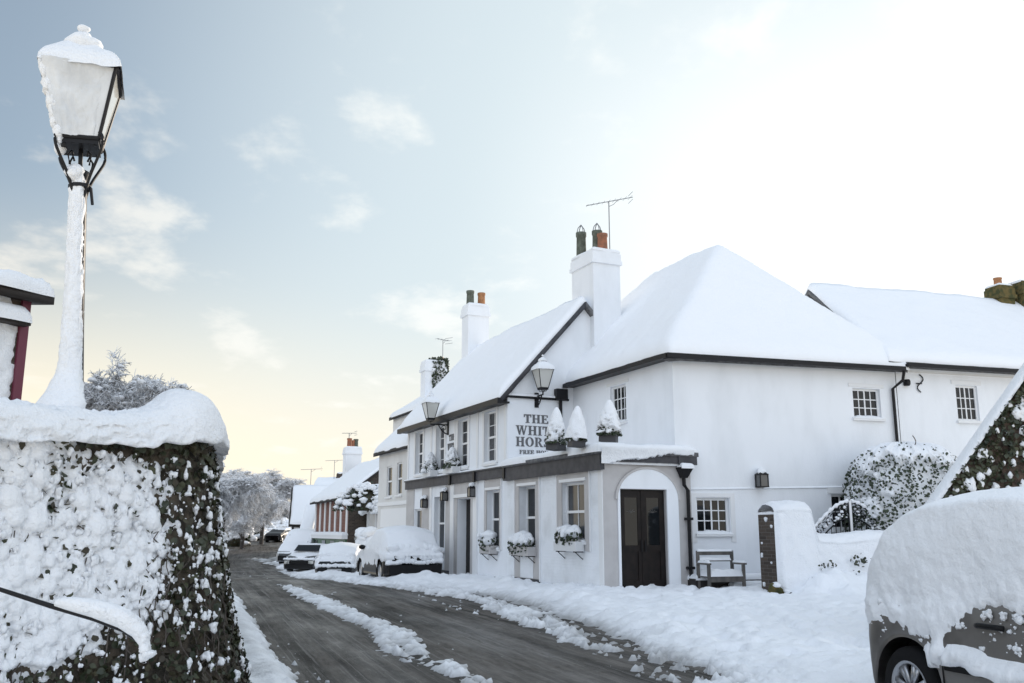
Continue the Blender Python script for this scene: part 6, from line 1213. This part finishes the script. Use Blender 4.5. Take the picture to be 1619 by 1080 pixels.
V, Fc = blobs([(.05, y, .60 + .03 * math.sin(y * 7)) for y in np.linspace(-.76, .76, 16)] + [(.10, y, .75) for y in np.linspace(-.7, .7, 12)] + [(.16, y, .95) for y in np.linspace(-.64, .64, 9)], [.10] * 16 + [.15] * 12 + [.17] * 9, (.9, 1.2, .9), .25, False); link_mesh('snow', V, Fc, 'snow_fine', k1, True, False)
q = MB(); q.lathe([(.02, -.06), (.10, -.03), (.10, .05), (.03, .08)], 10, (2.55, .98, .98)); q.build('door_mirror', 'plastic_black', k1, True, False); q = MB(); q.lathe([(.02, -.06), (.10, -.03), (.10, .05), (.03, .08)], 10, (2.55, -.98, .98)); q.build('door_mirror', 'plastic_black', k1, True, False)
zg = float(terr(0, 36.6)); p_ = at_y(528, 905, 36.6)
lo = [(0, .62), (.05, .76), (.25, .86), (.55, 1.10), (.9, 1.17), (1.6, 1.18), (2.2, 1.05), (2.7, .84), (3.4, .74), (3.8, .56)]
k2 = car('low car wholly rounded over with white snow, between the black car and a grey car', (p_[0] + .02, 36.6, zg), heading(.02, 1), 3.8, 1.62, lo, [(0, .6), (1, .76), (2.7, .76), (3.8, .54)], 'car_grey', .16, ((.65, .29), (3.1, .29)), lambda X, s: .40 + 0 * X, .14, 17, GC, True, .3, False, .80)
cbox(k2, -.05, .12, -.66, .66, .18, .34, 'bumper', 'plastic_black'); cbox(k2, -.062, -.051, -.27, .27, .25, .34, 'number_plate', 'alloy')
V, Fc = blobs([(.06, y, .46) for y in np.linspace(-.66, .66, 14)] + [(.1, y, .62) for y in np.linspace(-.62, .62, 11)] + [(.2, y, .82) for y in np.linspace(-.56, .56, 9)], [.11] * 14 + [.13] * 11 + [.14] * 9, (.8, 1.25, .9), .2); link_mesh('snow', V, Fc, 'snow_fine', k2, True, False)
zg = float(terr(0, 46)); p_ = at_y(473, 880, 46)
sal = [(0, .72), (.08, .86), (.6, .92), (1.0, 1.12), (1.4, 1.26), (2.2, 1.27), (2.7, 1.08), (3.1, .88), (3.8, .78), (4.1, .55)]
k3 = car('dark grey car facing the camera, its windscreen and grille clear of snow', (p_[0] + .55, 46 + 4.1, zg), heading(-.14, -1), 4.1, 1.64, sal, [(0, .7), (1, .84), (3, .84), (4.1, .53)], 'car_grey', .16, ((.7, .3), (3.35, .3)), lambda X, s: .80 - .04 * X, .10, 23, GC, True, .25, False, .80)
ws = MB(); ws.quad((2.98, -.66, .93), (2.98, .66, .93), (2.62, .58, 1.22), (2.62, -.58, 1.22)); o_ = ws.build('windscreen', 'glass', k3, False, False); o_.location = (.10, 0, .09)
cbox(k3, 4.03, 4.13, -.70, .70, .24, .40, 'bumper', 'plastic_black'); cbox(k3, 4.05, 4.12, -.42, .42, .44, .58, 'grille', 'plastic_black')
for s in (-1, 1): cbox(k3, 4.0, 4.10, *sorted((s * .72, s * .48)), .44, .58, 'headlight', 'lamp_glass')
V, Fc = blobs([(4.08, y, .66) for y in np.linspace(-.7, .7, 14)], [.08] * 14, (.8, 1.3, .8), .25); link_mesh('snow', V, Fc, 'snow_fine', k3, True, False)
zg = float(terr(0, 55)); p_ = at_y(458, 860, 55)
van = [(0, 1.7), (.1, 1.95), (2.2, 1.98), (2.7, 1.85), (3.4, 1.25), (4.0, 1.02), (4.4, .7)]
k4 = car('pale van smothered in snow, parked behind the dark grey car', (p_[0] + .7, 55 + 4.4, zg), heading(-.16, -1), 4.4, 1.75, van, [(0, 1.15), (2.6, 1.15), (3.4, 1.05), (4.4, .65)], 'car_pale', .22, ((.8, .33), (3.6, .33)), lambda X, s: .75 + 0 * X, .16, 29, GC, True, .22, False, .86, name='parked_van')
k4['category'] = 'van'
ws = MB(); ws.quad((3.42, -.70, 1.28), (3.42, .70, 1.28), (2.92, .64, 1.74), (2.92, -.64, 1.74)); o_ = ws.build('windscreen', 'glass', k4, False, False); o_.location = (.02, 0, .02); cbox(k4, 4.33, 4.43, -.7, .7, .3, .55, 'bumper', 'plastic_black')
zg = float(terr(0, 92)); p_ = at_y(443, 845, 92)
k5 = car('small dark car far off at the bend of the street, below the trees', (p_[0] - .4, 92 + 3.9, zg), heading(-.1, -1), 3.9, 1.7, hb[::1], hbb, 'car_black', .2, ((.68, .31), (3.15, .31)), lambda X, s: 1.25 + 0 * X, .12, 31, GC, True, .25, False, .8)

# ------------------------------------------------------------------ houses up the street
def gable_house(name, label, fr, a0, a1, b0, b1, zb, ze, zr, wall_m, ops=(), over=.25, th=.2, end_m=None, ridge=None, seed=0, sn=True):
    """house along the frame: street front at b0, ridge along a; returns the Empty, with wall, roof > roof_snow"""
    t = thing(name, label, 'house', fr.P(a0, b0, zb)); S = Side(fr.P(a0, b0, 0), fr.P(a1, b0, 0), fr.n); L = a1 - a0; bm = ridge if ridge is not None else (b0 + b1) / 2
    q = MB(); wall_sheet(q, S, 0, L, zb - .5, ze, [o[:5] for o in ops]); q.build('wall', wall_m, t)
    for a in (a0, a1): q = MB(); q.add([fr.P(a, b0, zb - .5), fr.P(a, b1, zb - .5), fr.P(a, b1, ze), fr.P(a, bm, zr - .05), fr.P(a, b0, ze)], [(0, 1, 2, 3, 4)]); q.build('gable', end_m or wall_m, t)
    q = MB(); q.quad(fr.P(a0, b1, zb - .5), fr.P(a1, b1, zb - .5), fr.P(a1, b1, ze), fr.P(a0, b1, ze)); q.build('wall', wall_m, t)
    fn = fr_base(fr, lambda a, b: ze + np.minimum((b - b0) * (zr - ze) / (bm - b0), (b1 - b) * (zr - ze) / (b1 - bm)))
    qd = lambda e: [fr.P(a0 - e, b0 - over, 0)[:2], fr.P(a1 + e, b0 - over, 0)[:2], fr.P(a1 + e, b1 + over, 0)[:2], fr.P(a0 - e, b1 + over, 0)[:2]]
    r_ = deck_quad('roof', qd(.12), fn, t, 'timber_dark', .4, .14, .0)
    if sn: snow_quad('roof_snow', qd(.10), fn, th, r_, .16, .18, .05, 'snow_smooth', seed, .02)
    for o in ops: window(t, S, *o[:4], o[4], o[5] if len(o) > 5 else 2, o[6] if len(o) > 6 else 4, 'sash', 'glass', True, False)
    return t, S
# cream house joined to the inn's far end
ze_ = Fr.hit(643, 692, .25)[1]; aD, _ = Fr.hit(600, 712, .25); zD = (ze_ + Fr.hit(600, 714, .25)[1]) / 2
def wA(px0, px1, py0, py1, b): a0_, z0_ = Fr.hit(px1, py1, b); a1_, z1_ = Fr.hit(px0, py0, b); return a0_, a1_, z0_, z1_
a14 = 14.12; ops = []
for (x0, x1, y0, y1) in ((612, 619, 738, 785), (628, 635, 732, 782)): a_, b_, c_, d_ = wA(x0, x1, y0, y1, .25); ops.append((a_ - a14, b_ - a14, c_, d_, .1, 1, 2))
DH, SD = gable_house('cream_house', 'cream rendered house between the inn and red brick cottage, with two narrow upper windows', Fr, a14, aD, .25, 5.2, -.3, zD, zD + 2.35, 'cream', ops, .22, .18, 'cream', seed=41)
q = MB(); q.fbox(SD, .0, aD - a14, -.05, -.001, 2.42, 2.56); q.fbox(SD, .5, aD - a14 - .5, -.03, -.001, 1.6, 2.3); q.build('string_course', 'trim_white', DH)
# taller dormer block behind its roof
b2 = 1.5; aa0, zz0 = Fr.hit(640, 657, b2); aa1, zz1 = Fr.hit(622, 657, b2)
q = MB(); q.fbox(Fr, a14 + .3, aa1, b2, 4.2, zD, zz1 - .05); q.build('dormer', 'cream', DH); dfn = fr_base(Fr, lambda a, b: zz1 + .62 * np.minimum(b - b2, 4.2 - b)); dq = [Fr.P(a14 + .2, b2 - .15, 0)[:2], Fr.P(aa1 + .15, b2 - .15, 0)[:2], Fr.P(aa1 + .15, 4.35, 0)[:2], Fr.P(a14 + .2, 4.35, 0)[:2]]
dr0 = deck_quad('dormer_roof', dq, dfn, DH, 'timber_dark', .4, .14, 0); snow_quad('roof_snow', dq, dfn, .16, dr0, .15, .15, .03, 'snow_smooth', 44)
# ivy topped chimney
k0_, kz_ = Fr.hit(704, 575, 2.6); k1_, _ = Fr.hit(672, 575, 2.6); kt_ = Fr.hit(688, 572, 2.6)[1]; km = (k0_ + k1_) / 2 + .2
chimney(DH, (Fr, km - .3, km + .3, 2.15, 3.05), zD, kt_, 'white_paint', [])
rg = np.random.default_rng(8); n = 1800; Cn = np.array([Fr.P(km + rg.uniform(-.40, .3), rg.uniform(2.45, 3.2), kt_ + rg.uniform(-1.2, .2)) for _ in range(n)]); V, Fc = leaves(Cn, np.tile((.6, -.7, .3), (n, 1)), rg.uniform(.06, .13, n), .8, rg)
IV = thing('ivy', 'dark ivy smothering the chimney at the far end of the inn roof', 'ivy', Fr.P(km, 2.6, kt_)); link_mesh('foliage', V, Fc, 'leaf_green', IV, False)
tv_aerial('small bent television aerial above the ivy topped chimney', Fr.P(km - .2, 2.95, kt_), Fr.hit(704, 532, 2.8)[1] - kt_, 1.0, .9, 5, r=.014)
# red brick cottage with white pilasters
dE = np.array((-.40, 1.0)); pE = np.array((at_y(552, 780, 48)[0], 48)); FE = Frame(pE, dE); zE = at_y(552, 778, 48)[2]; zEb = float(terr(0, 49))
aE, _ = FE.hit(500, 787, 0); zrE = FE.hit(606, 722, 2.6)[1]
EH, SE = gable_house('red_brick_cottage', 'red brick cottage with white pilasters above a green shop front', FE, 0, aE, 0, 5.2, zEb, zE, zrE - .15, 'red_brick', (), .35, .2, 'dark_brick', seed=51)
for i in range(7):
    f = i / 6; a = .1 + f * (aE - .5); w_ = .26; q = MB(); q.fbox(SE, a, a + w_ * 1.3, -.05, -.001, 1.30, zE - .02); q.build('pilaster', 'trim_white', EH)
q = MB(); q.fbox(SE, 0, aE, -.30, -.002, 1.06, 1.28); q.build('shop_cornice', 'trim_white', EH); snow_quad('snow', [SE.P(0, -.32, 0)[:2], SE.P(aE, -.32, 0)[:2], SE.P(aE, 0, 0)[:2], SE.P(0, 0, 0)[:2]], lambda x, y: np.full(x.shape, 1.28), .14, EH, .1, .1, .03, 'snow_fine')
q = MB(); q.fbox(SE, .1, aE - .1, -.10, -.001, zEb - .3, 1.05); q.build('shop_front', 'shop_green', EH)
for i, a in enumerate(np.linspace(.4, aE - 1.6, 4)): q = MB(); q.fbox(SE, a, a + 1.0, -.13, -.101, .0, .95); q.build('shop_window', 'glass' if i != 1 else 'sage_wood', EH)
kb = Frame(FE.P(1.2, 2.6, 0), dE)
for_px = FE.hit(557, 720, 2.6)[0]; ct = FE.hit(557, 716, 2.6)[1]
chimney(EH, (FE, for_px - .45, for_px + .45, 2.1, 3.1), zE + .8, ct + .3, 'white_paint', [(for_px - .2, 2.35, .15, .6, 'clay', False), (for_px + .2, 2.85, .15, .6, 'pot_green', False), (for_px + .05, 2.6, .13, .5, 'clay', False)])
tv_aerial('tall television aerial mast left of the red brick cottage chimney', FE.P(for_px + .7, 2.5, zrE - .2), FE.hit(541, 690, 2.5)[1] - zrE + .2, .6, 1.0, 5, r=.022)
# snow laden lean-to between cottage and cream house
FL = Frame(FE.P(-.05, .9, 0), dE); zl_ = at_y(590, 800, 47)[2]
LT, SLt = gable_house('lean_to', 'low cream lean-to beside the brick cottage, its roof edge thick with ragged snow', FE, -5.2, -.2, .9, 4.4, zEb, zl_, zl_ + 1.25, 'cream', (), .2, .28, 'cream', seed=61)
for a in (.4, 1.6, 2.8, 4.4): q = MB(); q.fbox(SLt, a, a + .16, -.06, -.001, zEb - .3, zl_); q.build('post', 'trim_white', LT)
V, Fc = blobs([SLt.P(random.uniform(0, 5), -.25 + random.uniform(-.08, .1), zl_ + random.uniform(-.35, .35)) for _ in range(70)], [random.uniform(.07, .2) for _ in range(70)], (1.2, 1, .8), .3); link_mesh('snow', V, Fc, 'snow', LT, True)
bush('snow laden dark creeper hanging over the lean-to roof beside the cream house', FE.P(-2.2, .45, zl_ - .25), 1.5, .7, 1.25, 66, .75, 'creeper', 'creeper', nleaf=900, leaf=.12, nb=260)
# gate pillars before the cottage
q = at_y(571, 860, 44); PI_ = thing('gate_pillar', 'square grey gate pillar with a block of snow on top, before the brick cottage', 'pillar', (q[0], 44, float(terr(0, 44)))); m = MB(); m.box(-.22, .22, -.22, .22, -.2, 1.55); m.box(-.28, .28, -.28, .28, 1.551, 1.66); m.build('pillar', 'sage_wood', PI_, False, False); V, Fc = blobs([(0, 0, 1.80), (.06, 0, 1.92), (-.08, .02, 1.9)], [.32, .26, .24], (1, 1, .8), .12, True); link_mesh('snow', V, Fc, 'snow_fine', PI_, True, False)
bush('small snow speckled bush between the gate pillar and black car', (at_y(587, 870, 42)[0], 42, float(terr(0, 42))), .6, .6, 1.9, 67, .8, nleaf=500, leaf=.1)
# black timbered house beyond
dF = np.array((-.30, 1.0)); pF_ = np.array((at_y(500, 820, 62)[0], 62)); FF = Frame(pF_, (1, .22)); zFb = float(terr(0, 62)); zF = at_y(470, 820, 62)[2]; zFr = at_y(468, 769, 63)[2]
FH = thing('timbered_house', 'house with steep snowy roof over a black timbered front, beyond the cottage', 'house', (at_y(462, 840, 62)[0], 62, zFb))
xL, xR = at_y(462, 815, 62)[0], at_y(500, 815, 62)[0]
SFh = Side((xL, 62), (xR + 2.5, 62.8), (0, 1)); LF = SFh.L
q = MB(); q.fbox(SFh, 0, LF, 0, 5, zFb - .4, zF); q.build('wall', 'timber_dark', FH)
for a in np.linspace(.15, LF - .3, 6): q = MB(); q.fbox(SFh, a, a + .30, -.02, -.001, zFb, zF - .55); q.build('plaster_panel', 'trim_white', FH)
fF = lambda x, y: zF + (zFr - zF) / 2.4 * np.minimum((np.asarray(x) - SFh.o[0]) * SFh.n[0] + (np.asarray(y) - SFh.o[1]) * SFh.n[1], 4.8 - ((np.asarray(x) - SFh.o[0]) * SFh.n[0] + (np.asarray(y) - SFh.o[1]) * SFh.n[1]))
qF = [SFh.P(-.2, -.35, 0)[:2], SFh.P(LF, -.35, 0)[:2], SFh.P(LF, 5.1, 0)[:2], SFh.P(-.2, 5.1, 0)[:2]]
rF = deck_quad('roof', qF, fF, FH, 'timber_dark', .5, .22, 0); snow_quad('roof_snow', [SFh.P(-.12, -.38, 0)[:2], SFh.P(LF, -.38, 0)[:2], SFh.P(LF, 5.1, 0)[:2], SFh.P(-.12, 5.1, 0)[:2]], fF, .2, rF, .2, .18, .04, 'snow_smooth', 71)
for px in (466,): pass
# its snow loaded porch roof sloping to the street
xa, xb = at_y(482, 812, 59)[0], at_y(503, 812, 59)[0]; PH = thing('porch', 'white snow loaded porch roof sloping down beside the black timbered front', 'porch', (xa, 59, float(terr(0, 59)))); zp0, zp1 = at_y(490, 860, 58)[2], at_y(490, 808, 59)[2]
fP = lambda x, y: zp0 + (zp1 - zp0) * np.clip((np.asarray(y) - 56.9) / 2.0, -.2, 1.2); qP = [(xa, 56.8), (xb, 56.8), (xb, 59.2), (xa, 59.2)]
rP = deck_quad('roof', qP, fP, PH, 'timber_dark', .4, .12, 0); snow_quad('roof_snow', qP, fP, .2, rP, .12, .15, .05, 'snow', 72)
for x_ in (xa + .1, xb - .1): q = MB(); q.tube([(x_, 57.0, zFb - .3), (x_, 57.0, zp0 + .0)], .06, 6); q.build('post', 'timber_dark', PH, True)
# another roof behind, with a little chimney
zG = at_y(515, 778, 72)[2]; zGr = at_y(515, 757, 74)[2]; xg0, xg1 = at_y(494, 770, 72)[0], at_y(548, 770, 72)[0]
FG = Frame((xg0, 72), (1, .05)); FG.n = np.array((-FG.d[1], FG.d[0]))
GH, _ = gable_house('far_house', 'snowy roofed house farthest up the street, with one little dark chimney', FG, 0, xg1 - xg0, 0, 5, -.2, zG, zGr, 'cream', (), .25, .2, seed=81)
chimney(GH, (FG, (xg1 - xg0) * .58, (xg1 - xg0) * .58 + .5, 2.2, 2.8), zGr - .6, at_y(526, 748, 74)[2], 'dark_brick', [])
for (px, pyt, pyb, Y, lb) in ((491, 742, 768, 66, 'thin television aerial on the black timbered house ridge'), (528, 728, 757, 74, 'thin television aerial beside the little dark far chimney')):
    p0_ = at_y(px, pyb, Y); tv_aerial(lb, p0_, at_y(px, pyt, Y)[2] - p0_[2], .3, 1.5, 4, r=.02)
zz_ = Fr.hit(835, 505, RIDGE_B)[1]
